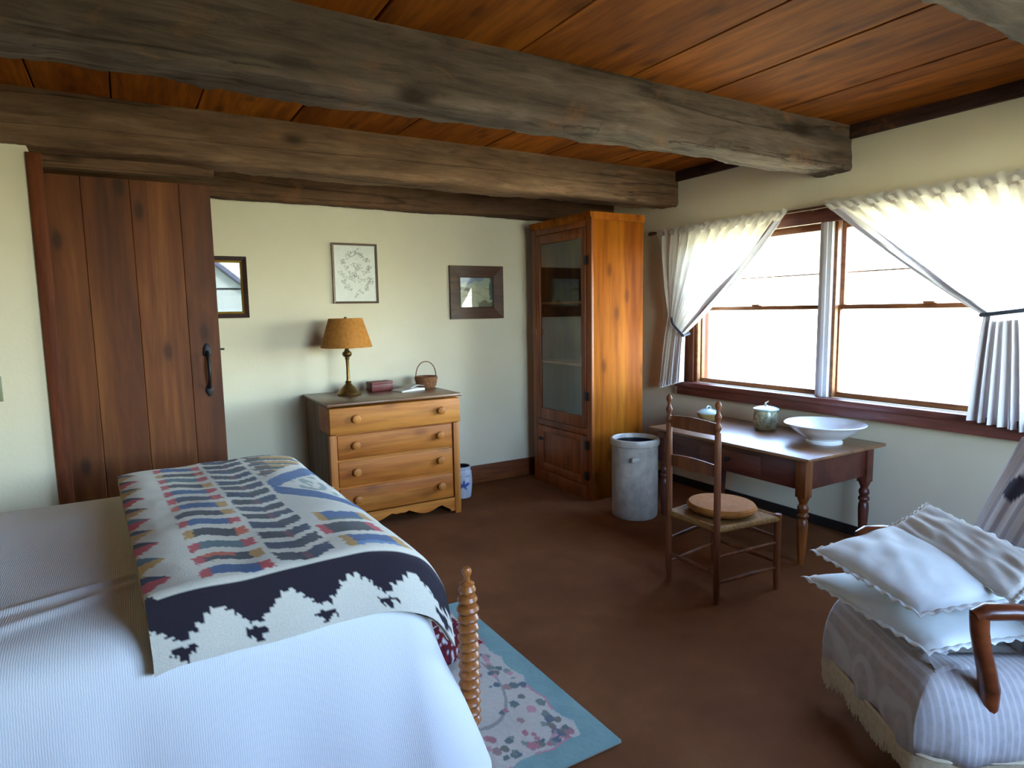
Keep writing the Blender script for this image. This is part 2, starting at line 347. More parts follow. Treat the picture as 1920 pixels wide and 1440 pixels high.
for q in ((XL, NX0, 0, CZ), (NX1, XR, 0, CZ), (NX0, NX1, 0, NZ0), (NX0, NX1, NZ1, CZ)):
    box(b, q[0], q[1], YN-.2, YN, q[2]-.2*(q[2] == 0), q[3]+.2*(q[3] == CZ))
struct('wall_front', b, M_WALL, smooth=False)
ceil = struct('ceiling', BOX(XL-.2, XR+.2, YN-.2, YB+.2, CZ+.03, CZ+.25), M_DARK, smooth=False)
edges = [XL, -2.75, -2.2, -1.75, -1.2, -.72, -.33, .01, .43, .955, 1.64, 2.315, 2.855, 3.50, 3.86, XR]
for i, (a, c_) in enumerate(zip(edges, edges[1:])):
    dz = random.uniform(0, .006)
    obj('plank', BOX(-(c_-a)/2+.004, (c_-a)/2-.004, -(YB-YN)/2, (YB-YN)/2, 0, .03, bev=.004, seg=1), M_CEIL, ceil, smooth=False, loc=((a+c_)/2, (YB+YN)/2, CZ-dz))

def beam(name, y0, y1, z0, z1, mat, seed, rough=.014, x0=XL, x1=XR, nx=260):
    """rough-hewn timber along x: rounded section, waney lower edges"""
    b = BM(); sec = []; w = y1-y0; h = z1-z0; r = .035
    def edge(p, q, n): return [(p[0]+(q[0]-p[0])*i/n, p[1]+(q[1]-p[1])*i/n) for i in range(n)]
    P = [(y0, z1), (y0, z0+r), (y0+r*.3, z0+r*.3), (y0+r, z0), (y1-r, z0), (y1-r*.3, z0+r*.3), (y1, z0+r), (y1, z1)]
    for (p, q, n) in zip(P, P[1:], (8, 2, 2, 7, 2, 2, 8)): sec += edge(p, q, n)
    sec.append(P[-1])
    rings = []
    for i in range(nx+1):
        x = x0+(x1-x0)*i/nx; ring = []
        for (y, z) in sec:
            v = Vector((x*1.6+seed*11, y*5, z*5)); d = noise.fractal(v, 1, 2, 4)*rough + noise.noise(Vector((x*7+seed, y*9, z*9)))*rough*.5 + noise.noise(Vector((x*23+seed, y*30, z*30)))*rough*.28*(1.4 if (z-z0) < .06 else .5)
            lowy = 1.0 if (z-z0) < .05 else .55
            cy, cz = (y0+y1)/2, (z0+z1)/2
            ky = (y-cy)/(w/2); kz = min(0, (z-cz)/(h/2))
            zz = z if z > z1-.002 else z + kz*d*lowy
            ring.append(b.verts.new((x, y+ky*d*lowy, zz)))
        rings.append(ring)
    n = len(sec)
    for p, q in zip(rings, rings[1:]):
        for j in range(n): k = (j+1) % n; b.faces.new((p[j], p[k], q[k], q[j]))
    b.faces.new(rings[0]); b.faces.new(rings[-1][::-1])
    return struct(name, b, mat)
beam('trim_1', .85, 1.13, 2.49, CZ, M_BEAM, 1)
beam('trim_2', 2.655, 2.905, 2.49, CZ, M_BEAM, 2, .018)
beam('trim_3', 4.245, 4.53, 2.495, CZ, M_BEAM2, 3)
beam('trim_4', 5.12, 5.25, 2.44, CZ, M_HEAD, 4, .008)
beam('trim_9', -.85, -.6, 2.49, CZ, M_BEAM, 6)
struct('trim_5', BOX(XR-.035, XR, YN, YB, 2.70, CZ, bev=.004), M_PLATE)
struct('baseboard_back', BOX(-.4, XR, YB-.022, YB, 0, .165, bev=.005), M_BASE)
struct('baseboard_right', BOX(XR-.018, XR, YN, YB, 0, .07, bev=.004), M_DARK)
# door jamb at the end of the partition
struct('trim_6', BOX(-.400, -.330, YP-.018, YP, 0, 2.47, bev=.004), M_REDTRIMZ)
struct('trim_7', BOX(-.394, -.376, YP, YP+.125, 0, 2.47, bev=.003), M_REDTRIMZ)
struct('trim_8', BOX(-.435, .52, YP+.13, YP+.2, 2.43, 2.50), M_HEAD)

# door, swung open along the back of the room
door = thing('door_1', 'x', 'door', (-.378, 4.43, .02)); del door['label']; del door['category']; door['kind'] = 'structure'
ws = [0, .20, .44, .695, .868]
for i, (a, c_) in enumerate(zip(ws, ws[1:])):
    obj('plank', BOX(a, c_, 0, .042, 0, 2.375, bev=.004, seg=1), M_DOOR, door, smooth=False)
for z in (.30, 2.05): obj('batten', BOX(.05, .83, .042, .066, z, z+.14, bev=.004), M_DOOR, door)
for z in (.72, 1.42, 2.12):
    b = BOX(.006, .036, -.004, .004, z, z+.105, bev=.002); lathe(b, [(.007, z-.006), (.007, z+.111)], 10, (.008, -.006, 0)); obj('hinge', b, M_HINGE, door)
b = BM(); tube(b, [(.79, -.004, 1.13), (.79, -.03, 1.155), (.792, -.048, 1.20), (.792, -.05, 1.24), (.792, -.045, 1.29), (.79, -.028, 1.335), (.79, -.004, 1.355)], [.012, .010, .010, .011, .011, .010, .012], 10)
lathe(b, [(0, 0), (.022, 0), (.026, .01), (.022, .05), (.008, .075), (0, .08)], 12, (.79, -.004, 1.33), 1, .25); lathe(b, [(0, 0), (.008, .0), (.024, .03), (.022, .06), (0, .075)], 12, (.79, -.004, 1.075), 1, .25)
obj('handle', b, M_IRON, door)
obj('latch', BOX(.868, .893, .012, .028, 1.362, 1.374, bev=.002), M_IRON, door)
b = BOX(-.655, -.598, YP-.009, YP, 1.165, 1.30, bev=.003)
sw = tag(obj('light_switch', b, M_SWITCH), 'small olive light switch plate on the wall left of the open door', 'light switch')
obj('toggle', BOX(-.632, -.621, YP-.02, YP-.008, 1.22, 1.245, bev=.002), M_PAPER, sw)

# right-hand double window
def window_unit(name, axis_map, y0, y1, z0, z1, ymul, mat, stops):
    w = thing(name, 'x', 'x'); del w['label']; del w['category']; w['kind'] = 'structure'
    A = axis_map
    def part(nm, boxes, mt, bev=.003, parent=w):
        b = BM()
        for q in boxes: box(b, *A(q), bev=bev)
        return obj(nm, b, mt, parent)
    return w, part
AX = lambda q: (XR+q[0], XR+q[1], q[2], q[3], q[4], q[5])
w1, part = window_unit('window_1', AX, 0, 0, 0, 0, 0, None, None)
part('head_casing', [(-.028, .0, WY0-.13, WY1+.12, WZ1-.025, WZ1+.085)], M_REDTRIM)
part('head_jamb', [(0, .16, WY0, WY1, WZ1-.02, WZ1)], M_REDTRIM)
part('side_casing', [(-.024, 0, WY0-.13, WY0+.01, WZ0-.02, WZ1-.026)], M_REDTRIMZ)
part('side_casing', [(-.024, 0, WY1-.01, WY1+.11, WZ0-.02, WZ1-.026)], M_REDTRIMZ)
part('side_jamb', [(0, .16, WY1-.018, WY1, WZ0, WZ1-.02)], M_REDTRIMZ)
part('side_jamb', [(0, .16, WY0, WY0+.018, WZ0, WZ1-.02)], M_REDTRIMZ)
part('sill', [(-.085, .17, WY0-.16, WY1+.15, .905, .948)], M_REDTRIM, .006)
part('apron', [(-.062, 0, WY0-.15, WY1+.14, .832, .905)], M_REDTRIM, .004)
part('mullion', [(-.03, .0, 2.752, 2.842, WZ0, WZ1-.026), (-.042, -.03, 2.782, 2.814, WZ0, WZ1-.026), (0, .16, 2.752, 2.842, WZ0, WZ1-.02)], M_PALE)  # mullion kept paler than the trim, glare put into its colour
for (a, c_) in ((2.842, WY1-.018), (WY0+.018, 2.752)):
    sa = part('upper_sash', [(.085, .12, a, a+.03, 1.57, WZ1-.02), (.085, .12, c_-.03, c_, 1.57, WZ1-.02), (.085, .12, a+.03, c_-.03, 1.57, 1.60), (.085, .12, a+.03, c_-.03, WZ1-.065, WZ1-.02)], M_SASH)
    obj('pane', BOX(*AX((.10, .104, a+.025, c_-.025, 1.595, WZ1-.06))), M_GLASS, sa, smooth=False)
    sb = part('lower_sash', [(.045, .08, a, a+.03, .95, 1.60), (.045, .08, c_-.03, c_, .95, 1.60), (.045, .08, a+.03, c_-.03, .95, .985), (.045, .08, a+.03, c_-.03, 1.572, 1.602)], M_SASH)
    obj('pane', BOX(*AX((.06, .064, a+.025, c_-.025, .98, 1.577))), M_GLASS, sb, smooth=False)
    mid = (a+c_)/2; obj('sash_lock', BOX(*AX((.03, .07, mid-.035, mid+.035, 1.602, 1.616)), bev=.004), M_SASH, sb)
    part('stop', [(.0, .04, c_-.022, c_, WZ0, WZ1-.02)], M_SASH); part('stop', [(.0, .04, a, a+.022, WZ0, WZ1-.02)], M_SASH)
    part('storm_bar', [(.165, .18, a, c_, 1.825, 1.835)], M_SASH, .001)
# window behind the photographer
AN = lambda q: (q[2], q[3], YN-q[1], YN-q[0], q[4], q[5])
w2, part = window_unit('window_2', AN, 0, 0, 0, 0, 0, None, None)
part('casing', [(-.024, 0, NX0-.11, NX0, NZ0-.03, NZ1+.1), (-.024, 0, NX1, NX1+.11, NZ0-.03, NZ1+.1), (-.024, 0, NX0, NX1, NZ1, NZ1+.1)], M_REDTRIMZ)
part('sill', [(-.07, .17, NX0-.13, NX1+.13, NZ0-.04, NZ0)], M_REDTRIM)
NM = (NX0+NX1)/2
part('mullion', [(-.01, .16, NM-.045, NM+.045, NZ0, NZ1)], M_PALE)
for (a, c_) in ((NX0, NM-.045), (NM+.045, NX1)):
    zc = 2.03
    sa = part('upper_sash', [(.085, .12, a, a+.03, zc, NZ1), (.085, .12, c_-.03, c_, zc, NZ1), (.085, .12, a+.03, c_-.03, zc, zc+.03), (.085, .12, a+.03, c_-.03, NZ1-.04, NZ1)], M_SASH)
    obj('pane', BOX(*AN((.10, .104, a+.025, c_-.025, zc+.02, NZ1-.03))), M_GLASS, sa, smooth=False)
    sb = part('lower_sash', [(.045, .08, a, a+.03, NZ0, zc+.03), (.045, .08, c_-.03, c_, NZ0, zc+.03), (.045, .08, a+.03, c_-.03, NZ0, NZ0+.035), (.045, .08, a+.03, c_-.03, zc, zc+.03)], M_SASH)
    obj('pane', BOX(*AN((.06, .064, a+.025, c_-.025, NZ0+.03, zc+.01))), M_GLASS, sb, smooth=False)

# outdoors seen through the glass
g = BM(); grid(g, 30, 30, lambda u, v: (-60+120*u, -60+120*v, -.75+.25*noise.noise(Vector((u*6, v*6, 0)))))
struct('ground', g, M_GRASS)
def house(loc, rz, w, d, h, rh, label):
    hs = thing('neighbouring_house', label, 'house', loc, rz)
    obj('wall', prism(BM(), [(-w/2, 0), (w/2, 0), (w/2, h), (0, h+rh), (-w/2, h)], 'y', -d/2, d/2), M_SIDING, hs, smooth=False)
    for s in (-1, 1):
        obj('roof', prism(BM(), [(0, h+rh+.02), (s*(w/2+.4), h-.26*rh/(w/2)*1.5+.02), (s*(w/2+.4), h-.26*rh/(w/2)*1.5+.2), (0, h+rh+.22)], 'y', -d/2-.4, d/2+.4), M_ROOF, hs, smooth=False)
    for x in (-w*.25, w*.25):
        f = obj('window', BOX(x-.5, x+.5, -d/2-.05, -d/2, h*.35, h*.75, bev=.02), M_PALE, hs); obj('pane', BOX(x-.42, x+.42, -d/2-.07, -d/2-.05, h*.38, h*.72), M_GLASS, f)
house((17, 9.5, -.75), math.radians(-90), 9, 6, 3.2, 2.4, 'pale house with grey roof outside the window on the right')
house((1.5, -18.5, -.75), math.radians(180), 5, 7, 3.1, 2.1, 'pale gabled house outside, mirrored in the wall mirror')

# ------------------------------------------------------------------ bed
BX0, BX1, BY0, BY1, BZ = -1.30, .84, 1.98, 3.80, .72
bed = thing('bed', 'spool-turned maple bed with a low corner post at its foot', 'bed', ((BX0+BX1)/2, (BY0+BY1)/2, 0))
ox, oy = bed.location.x, bed.location.y
obj('mattress', BOX(BX0+.05-ox, BX1-.05-ox, BY0+.06-oy, BY1-.06-oy, .38, .64, bev=.06, seg=4), M_PILLOW, bed)
obj('rail', BOX(BX0-ox, BX1-.02-ox, BY0+.09-oy, BY0+.115-oy, .24, .38, bev=.005), M_SPOOL, bed)
obj('rail', BOX(BX0-ox, BX1-.02-ox, BY1-.115-oy, BY1-.09-oy, .24, .38, bev=.005), M_SPOOL, bed)
def spool_post(h):
    pr = [(0, 0), (.022, 0), (.026, .03), (.020, .06), (.030, .075)]; z = .08
    p = .0355; n = int((h-.115-z)/p)
    for i in range(n):
        k = 1.0 if i < n-3 else (1.05, .92, .80)[i-(n-3)]
        for (f, r) in ((0, .0225), (.16, .034), (.5, .0400), (.84, .034)): pr.append((r*k, z+(i+f)*p))
    z += n*p; pr += [(.024, z), (.027, z+.006), (.012, z+.014), (.010, z+.03), (.016, z+.042), (.018, z+.052), (.013, z+.064), (.0, z+.068)]
    return lathe(BM(), pr, 24)
PX, PY = .975, 1.985
for (x, y) in ((PX, PY), (PX, BY1-.01), (BX0-.05, PY), (BX0-.05, BY1-.01)):
    obj('post', spool_post((.742 if y < 3 else .64) if x > 0 else 1.1), M_SPOOL, bed, loc=(x-ox, y-oy, .0145 if (x > 0 and y < 3) else 0))
def spool_rod(L):
    pr = [(0, 0)]; n = int(L/.0355)
    for i in range(n): pr += [(.013, i*.0355), (.020, i*.0355+.009), (.021, i*.0355+.018), (.020, i*.0355+.027)]
    return lathe(BM(), pr+[(0, n*.0355)], 12)
for x, zs in ((PX-.10, (.30,)), (BX0-.05, (.5, .9))):
    for z in zs:
        o = obj('foot_rail' if x > 0 else 'head_rail', spool_rod(BY1-.01-PY), M_SPOOL, bed, loc=(x-ox, PY-oy, z)); o.rotation_euler = (-math.pi/2, 0, 0)

# bedspread: rounded rectangle rings, flat on top, hanging in soft folds
def rrect(x0, x1, y0, y1, r, n=22, per=150):
    pts = []
    def seg(p, q, k):
        for i in range(k): pts.append((p[0]+(q[0]-p[0])*i/k, p[1]+(q[1]-p[1])*i/k))
    def arc(cx, cy, a0):
        for i in range(n): a = a0+math.pi/2*i/n; pts.append((cx+r*math.cos(a), cy+r*math.sin(a)))
    seg((x0+r, y0), (x1-r, y0), per); arc(x1-r, y0+r, -math.pi/2); seg((x1, y0+r), (x1, y1-r), 110); arc(x1-r, y1-r, 0)
    seg((x1-r, y1), (x0+r, y1), 60); arc(x0+r, y1-r, math.pi/2); seg((x0, y1-r), (x0, y0+r), 30); arc(x0+r, y0+r, math.pi); return pts
prof = [(-.87+.03*i, .0135) for i in range(9)] + [(-.60+.016*i, .014-.014*max(0, (i-11)/16)**1.5) for i in range(28)] + [(-.14, -.003), (-.12, -.006), (-.085, -.016), (-.05, -.032), (-.022, -.055), (-.004, -.085),
        (.008, -.13), (.02, -.18), (.034, -.24), (.05, -.31), (.068, -.38), (.088, -.45), (.108, -.52), (.126, -.58), (.142, -.635), (.156, -.69)]
b = BM(); base = rrect(BX0, BX1, BY0, BY1, .10); rings = []; N = len(base)
nrm = []
for i in range(N):
    p, q = base[i-1], base[(i+1) % N]; tx, ty = q[0]-p[0], q[1]-p[1]; l = math.hypot(tx, ty); nrm.append((ty/l, -tx/l))
arc_s = [0.0]
for i in range(1, N): arc_s.append(arc_s[-1]+math.dist(base[i], base[i-1]))
cx_, cy_ = (BX0+BX1)/2, (BY0+BY1)/2
for (d, dz) in prof:
    ring = []
    for i, (x, y) in enumerate(base):
        nx, ny = nrm[i]; s = arc_s[i]
        near = max(0, -ny); foot = max(0, nx)*(1-near)
        dd = d
        if d > 0: dd = d*(near*1.15 + foot*.45 + .35*max(0, ny) + .35*max(0, -nx)); 
        hang = max(0, min(1, (-dz-.06)/.55))
        fold = (math.sin(s*11+1.2*math.sin(s*4.1))*.5+math.sin(s*19+2+math.sin(s*6)*1.3)*.35+.6*noise.noise(Vector((s*3.3, dz*1.2, 4))))
        amp = .020*hang*(1.2 if near > .3 else .5)
        cornerk = math.exp(-((x-BX1)**2+(y-BY0)**2)/.03); amp *= 1+.3*cornerk
        if d > 0: dd *= 1+.75*cornerk*min(1, d/.09)**1.5
        if d <= 0:
            k = 1.0
            px, py = x+nx*dd, y+ny*dd
            if d < -.09: e_ = max(d, -.25); px, py = max(BX0-e_, min(BX1+e_, x)), max(BY0-d, min(BY1+d, y))
            z = BZ+dz + .006*noise.noise(Vector((px*3, py*3, 0))) + .0012*noise.noise(Vector((px*9, py*9, 3)))
            for (wx, wy, ang, ln, wd, hh) in ((-.26, 2.38, .27, .34, .020, .011), (-.26, 2.27, .42, .32, .022, .010), (-.55, 2.20, .35, .3, .03, .007)):
                ca, sa = math.cos(ang), math.sin(ang); u_ = (px-wx)*ca+(py-wy)*sa; v_ = -(px-wx)*sa+(py-wy)*ca
                z += hh*math.exp(-(v_/wd)**2-(u_/ln)**4)
        else:
            px, py = x+nx*(dd+fold*amp), y+ny*(dd+fold*amp); z = BZ+dz
            z = max(z, .035)
        ring.append(b.verts.new((px, py, z)))
    rings.append(ring)
for p, q in zip(rings, rings[1:]):
    for i in range(N): j = (i+1) % N; b.faces.new((p[i], p[j], q[j], q[i]))
b.faces.new(rings[0]); bmesh.ops.remove_doubles(b, verts=b.verts[:], dist=2e-4)
bmesh.ops.dissolve_degenerate(b, dist=1e-4, edges=b.edges[:])
o = obj('bedspread', b, M_SPREAD); o.modifiers.new('subd', 'SUBSURF').render_levels = 1; o.modifiers['subd'].levels = 1
tag(o, 'white ribbed cotton bedspread hanging in folds over the bed', 'bedspread')

# folded patterned wool blanket
WH, DK, BL, RD, YE, NV, GR, OR = [C(x) for x in ('#DDD6C8', '#2E2730', '#2F568C', '#C23A40', '#C08F3C', '#2B3150', '#4A6670', '#CC5A34')]
L_TOP, L_HANG = 1.70, .175
Lw = L_TOP+L_HANG
def jag(x): return abs((x % 1.0)-.5)*2
def blanket_col(u, v, f):
    if f == 1: return C('#B9AC92')
    w = v*Lw; n1 = noise.noise(Vector((u*60, w*60, 0)))*.010; n2 = noise.noise(Vector((u*14, w*14, 5)))*.012
    uu, ww = u+n1+n2*.3, w+n1*1.3+n2*.4
    if w > L_TOP-.015:                     # the brown border with stepped peaks, on the near fall
        h = ww-L_TOP
        ph = uu*4.6+.12; step = math.floor(jag(ph)*5)/5.0
        if h < .112 - step*.082 : return DK
        if .130 < h < .149 and .34 < ph % 1.0 < .66: return DK
        if .149 <= h < .165 and .44 < ph % 1.0 < .56: return DK
        return WH
    # rows run along u, counted back from the crease
    d = L_TOP-.06-ww
    def row(pitch, ph=0.0): r = (d+ph)/pitch; return int(math.floor(r)), r-math.floor(r)
    if uu < .092:
        i, fr = row(.165); t_ = 1-abs(fr-.45)/.40
        if t_ > 0 and uu < .015+.072*t_: return (RD if i % 2 == 0 else YE) if fr < .5 else ((NV, GR, DK)[i % 3])
        return WH if uu > .012 else C('#B49C6C')
    if .165 < uu < .385 and d > -.02:
        c_ = (uu-.165)/.22; i, fr = row(.128, .03-.028*math.sin(c_*5.6))
        if .14 < fr < .74:
            ends = [RD, YE, RD, OR, RD, YE, YE, RD][i % 8]; body = [BL, DK, GR, DK, BL, DK, BL, NV][i % 8]
            if c_ < .16: return [RD, RD, RD, YE, RD, DK, OR, RD][i % 8]
            if c_ > .80: return ends
            if i == 1 and fr > .44: return OR if c_ < .6 else DK
            return body
        return WH
    if .405 < uu < .595 and d > -.02:
        c_ = (uu-.405)/.19; i, fr = row(.122, .035+.055*(1-abs(c_-.5)*2)-.03)
        if .16 < fr < .80:
            if abs(c_-.5) < .07 and i % 2 == 0: return C('#6A3A44')
            return NV if (i+(c_ > .5)) % 2 else C('#2C2934')
        return WH
    if uu > .615 and d > -.03:
        c_ = (uu-.615)/.385
        if d < .48-.0*c_:
            i, fr = row(.165, .02); lo_, hi_ = [(.08, .68), (.0, .60), (.10, .66), (.1, .7)][i % 4]
            if .10 < fr < .84 and lo_ < c_ < hi_:
                e = (c_-lo_)/(hi_-lo_)
                if e < .14 or e > .84: return [YE, RD, YE, RD][i % 4]
                return [BL, DK, BL, NV][i % 4] if fr > .3 else [C('#5F86B5'), DK, GR, BL][i % 4]
            if c_ > .88 and (d*7 % 1) < .4: return RD if d < .2 else NV
            return WH
        # the big blue chevron
        s_ = abs(d-.93); arm = .04+.40*c_
        if abs(s_-arm) < .075: return BL if noise.noise(Vector((uu*50, ww*30, 6))) > -.45 else C('#4A73A6')
        if c_ > .25 and s_ < arm-.10 and noise.noise(Vector((uu*30, ww*12, 1))) > .05: return C('#93A29A')
        if d > 1.12+.45*c_:
            if (d*9) % 1 < .5 and .05 < c_ < .75: return YE if c_ > .25 else C('#6B4A2E')
            if (d*9) % 1 >= .6 and .0 < c_ < .8: return C('#3F4A46')
    return WH
TOPZ = BZ+.115
def blanket_sheet(off, u0, u1, top, w_far, w_near):
    """point of a folded layer; off = depth under the outer face"""
    def fn(u, v):
        w = w_far+(w_near-w_far)*v; x = -.10+.915*(u0+(u1-u0)*u); skew = .085*min(1.08, w/L_TOP)
        yfar = 3.67; R = .055
        z = top-off; y = yfar-w; ycr = yfar-L_TOP
        over = w-(L_TOP-R)
        if over > 0:
            a = min(over/R, math.pi/2*.92); y = ycr+R-(R-off*.55)*math.sin(a) if over < R*1.45 else None
            if y is None:
                e = over-R*1.45; a = math.pi/2*.92; y = ycr+R-(R-off*.55)*math.sin(a)-e*.30; z = top-R+(R-off*.8)*math.cos(a)-e
            else: z = top-R+(R-off*.8)*math.cos(a)
        e = x-.52
        if e > 0: z -= 1.1*e*e*(.6+.7*v)
        e = x-.70
        if e > 0: z -= 3.6*e*e*(1+.3*v); x = .70+e*(1-.9*e)
        e = .02-x
        if e > 0: z -= 1.2*e*e
        z += .010*noise.noise(Vector((x*3.2, y*2.6, 1)))+.004*noise.noise(Vector((x*9, y*9, 2)))
        y += .010*noise.noise(Vector((x*4, z*6, 7)))*(1 if over > 0 else 0)
        return (x+skew, y, z)
    return fn
bk = thing('folded_blanket', 'folded white knitted wool blanket with bright geometric bands, draped over the bed', 'blanket', (0, 0, 0))
me = slab(150, 290, blanket_sheet(0, 0, 1, TOPZ, 0, Lw), blanket_sheet(.045, 0, 1, TOPZ, 0, Lw), blanket_col); obj('top_layer', me, M_BLANKET, bk)
def under_col(u, v, f):
    if f == 0 and v > .86 and (u*4.4+.3) % 1.0 < .28: return DK
    return C('#CFC8B8') if u > .01 else C('#A89878')
for i, (u0, top, wn) in enumerate(((.012, TOPZ-.047, Lw-.045), (.004, TOPZ-.085, Lw-.075))):
    me = slab(50, 110, blanket_sheet(0, u0, .985, top, .02, wn), blanket_sheet(.035, u0, .985, top, .02, wn), under_col); obj('under_layer', me, M_BLANKET, bk)

# hooked floral rug
RW, RL = .80, 1.36
def rug_col(u, v, f):
    x, y = u*RW, v*RL
    dx, dy = RW-x, min(y, RL-y)
    if f == 1: return C('#8A8578')
    wob = .022*abs(math.sin(y*17.0))+.012*noise.noise(Vector((x*9, y*9, 0)))
    wob2 = .022*abs(math.sin(x*17.0))+.012*noise.noise(Vector((x*9, y*9, 0)))
    inner = min(dx-.085-wob, dy-.085-wob2)
    if inner < 0: 
        k = .5+.5*noise.noise(Vector((x*12, y*12, 3))); a_, b_ = C('#7C9C9A'), C('#8CAAA6'); return tuple(a_[i]*(1-k)+b_[i]*k for i in range(4))
    if inner < .010 and noise.noise(Vector((x*8, y*8, 2))) > -.05: return C('#C48C92')
    best = None
    for (fx, fy, r, cc) in FLOWERS:
        q = math.hypot((x-fx)*1.0, (y-fy)*.8)+.006*noise.noise(Vector((x*60, y*60, 1)))
        if q < r: best = cc
    if best: return best
    if abs(math.hypot((x-.42)*1.15, (y-.68)*.62)-.22) < .006: return C('#9C9892')
    k = .5+.5*noise.noise(Vector((x*7, y*7, 8))); a_, b_ = C('#BDB6AC'), C('#CCC4B8'); return tuple(a_[i]*(1-k)+b_[i]*k for i in range(4))
FLOWERS = []
rnd = random.Random(11)
for i in range(120):
    side = rnd.random(); px_, py_ = (RW-.12-abs(rnd.gauss(.05, .05)), rnd.uniform(.1, RL-.1)) if side < .5 else (rnd.uniform(.1, RW-.12), .12+abs(rnd.gauss(.06, .06)))
    cc = rnd.choice(('#B97F84', '#AC7C80', '#C4969A', '#7E8880', '#6E7A76', '#8A928A', '#6C747C', '#A58A84', '#807C72')); FLOWERS.append((px_, py_, rnd.uniform(.008, .02), C(cc)))
RX1, RY0 = 1.458, 1.71
me = slab(150, 240, lambda u, v: (u*RW, v*RL, .013+.0012*noise.noise(Vector((u*40, v*60, 0)))), lambda u, v: (u*RW, v*RL, 0.001), rug_col)
o = obj('rug', me, M_RUG, loc=(RX1-RW, RY0, 0)); tag(o, 'cream floral hooked rug with a blue-green scalloped border at the bed foot', 'rug')

# dark red floral bundle at the foot of the bed
def fl_col(u, v, f):
    k = noise.noise(Vector((u*14, v*14, 3)));  q = noise.noise(Vector((u*22, v*22, 9)))
    return C('#CFC9CC') if k > .28 else (C('#3A2436') if q > .25 else C('#6A2226'))
def cushion_fn(corners, h, sgn, puff=.42, crease=.012, seed=0.0, sag=0.0):
    A, Bc, Cc, D = [Vector(p) for p in corners]; nn = (Bc-A).cross(D-A).normalized()
    if nn.z < 0: nn = -nn
    def fn(u, v):
        p = A*(1-u)*(1-v)+Bc*u*(1-v)+Cc*u*v+D*(1-u)*v
        k = max(0, 16*u*(1-u)*v*(1-v)); e = k**puff
        pin = 1-.07*(1-e)*(abs(u-.5)+abs(v-.5)); c0 = (A+Bc+Cc+D)/4
        edgepull = .05*(math.sin(math.pi*u)*(abs(v-.5)*2)**3); p = p+(c0-p)*edgepull*.6+(c0-p)*.05*math.sin(math.pi*v)*(abs(u-.5)*2)**3
        t = h*e*.5*(1+.12*noise.noise(Vector((u*3+seed, v*3, 1))))+crease*e*noise.noise(Vector((u*5+v*3+seed, v*6, 3+seed)))
        p = p+nn*(sgn*t+.0015*sgn); p.z -= sag*(2*u-1)**2
        return tuple(p)
    return fn
def cushion(corners, h, n=46, col=None, **k):
    c0 = sum((Vector(p) for p in corners), Vector())/4
    cs = [Vector(p)-c0 for p in corners]
    return slab(n, n, cushion_fn(cs, h, 1, **k), cushion_fn(cs, h, -1, **k), col), c0
me, c0 = cushion([(1.02, 2.43, .06), (1.30, 2.50, .08), (1.26, 2.78, .10), (.99, 2.72, .10)], .12, 30, fl_col)
o = obj('floral_cushion', me, M_FLORAL, loc=c0); tag(o, 'dark red floral cushion lying on the rug behind the bed post', 'cushion')

# ------------------------------------------------------------------ dresser and what stands on it
DX0, DX1, DY0, DY1, DZ = 1.165, 2.195, 4.52, 5.215, .965
dr = thing('dresser', 'pine dresser with four drawers and round wooden knobs by the back wall', 'dresser', ((DX0+DX1)/2, (DY0+DY1)/2, 0))
w, dpt = (DX1-DX0)/2, (DY1-DY0)/2
obj('top', BOX(-w-.012, w+.012, -dpt-.025, dpt, DZ-.022, DZ, bev=.006), M_TOPDK, dr)
for s in (-1, 1):
    o = obj('side_panel', BOX(-.014, .014, -dpt+.05, dpt, .0, DZ-.023, bev=.003), M_SIDE if s < 0 else M_PINEZ, dr, loc=(s*(w-.02), 0, 0))
    obj('corner_post', BOX(-.026, .026, -dpt+.005, -dpt+.05, 0, .735, bev=.004), M_PINEPOST, dr, loc=(s*(w-.03), 0, 0))
obj('back_panel', BOX(-w+.04, w-.04, dpt-.012, dpt, .05, DZ-.024), M_SIDE, dr)
def knob(y, x, z):
    b = lathe(BM(), [(0, .034), (.012, .034), (.0195, .029), (.021, .021), (.016, .013), (.009, .009), (.010, 0)], 18)
    for v in b.verts: v.co = Vector((v.co.x, -v.co.z, v.co.y))
    return b
zz = [(.742, .930, -dpt-.018), (.548, .726, -dpt+.016), (.345, .533, -dpt+.016), (.135, .330, -dpt+.016)]
for i, (z0, z1, y) in enumerate(zz):
    ww_ = w-.004 if i == 0 else w-.062
    d = obj('drawer', BOX(-ww_, ww_, y, y+.30, z0, z1, bev=.006), M_PINE, dr)
    for x in (-.325, .34):
        k = obj('knob', knob(0, 0, 0), M_PINEPOST, d, loc=(x, y, (z0+z1)/2+.01)); k.scale = (1.5, 1.25, 1.5)
for z in (.735, .5405, .3375): obj('rail', BOX(-w+.058, w-.058, -dpt+.022, -dpt+.06, z-.008, z+.008), M_PINE, dr)
ap = [(-w+.05, .02), (-w+.09, .02)] 
for i in range(25):
    tt = i/24; x = -w+.10+(2*w-.20)*tt; a = abs(tt-.5)*2
    z = .075+.030*math.cos(a*math.pi*2.0)*(1 if a < .9 else .4) - .045*max(0, (a-.80)/.2) - (.022 if a < .12 else 0)
    ap.append((x, z))
ap += [(w-.09, .02), (w-.05, .02), (w-.05, .128), (-w+.05, .128)]
obj('apron', prism(BM(), ap, 'y', -dpt+.012, -dpt+.032), M_PINE, dr, smooth=False)

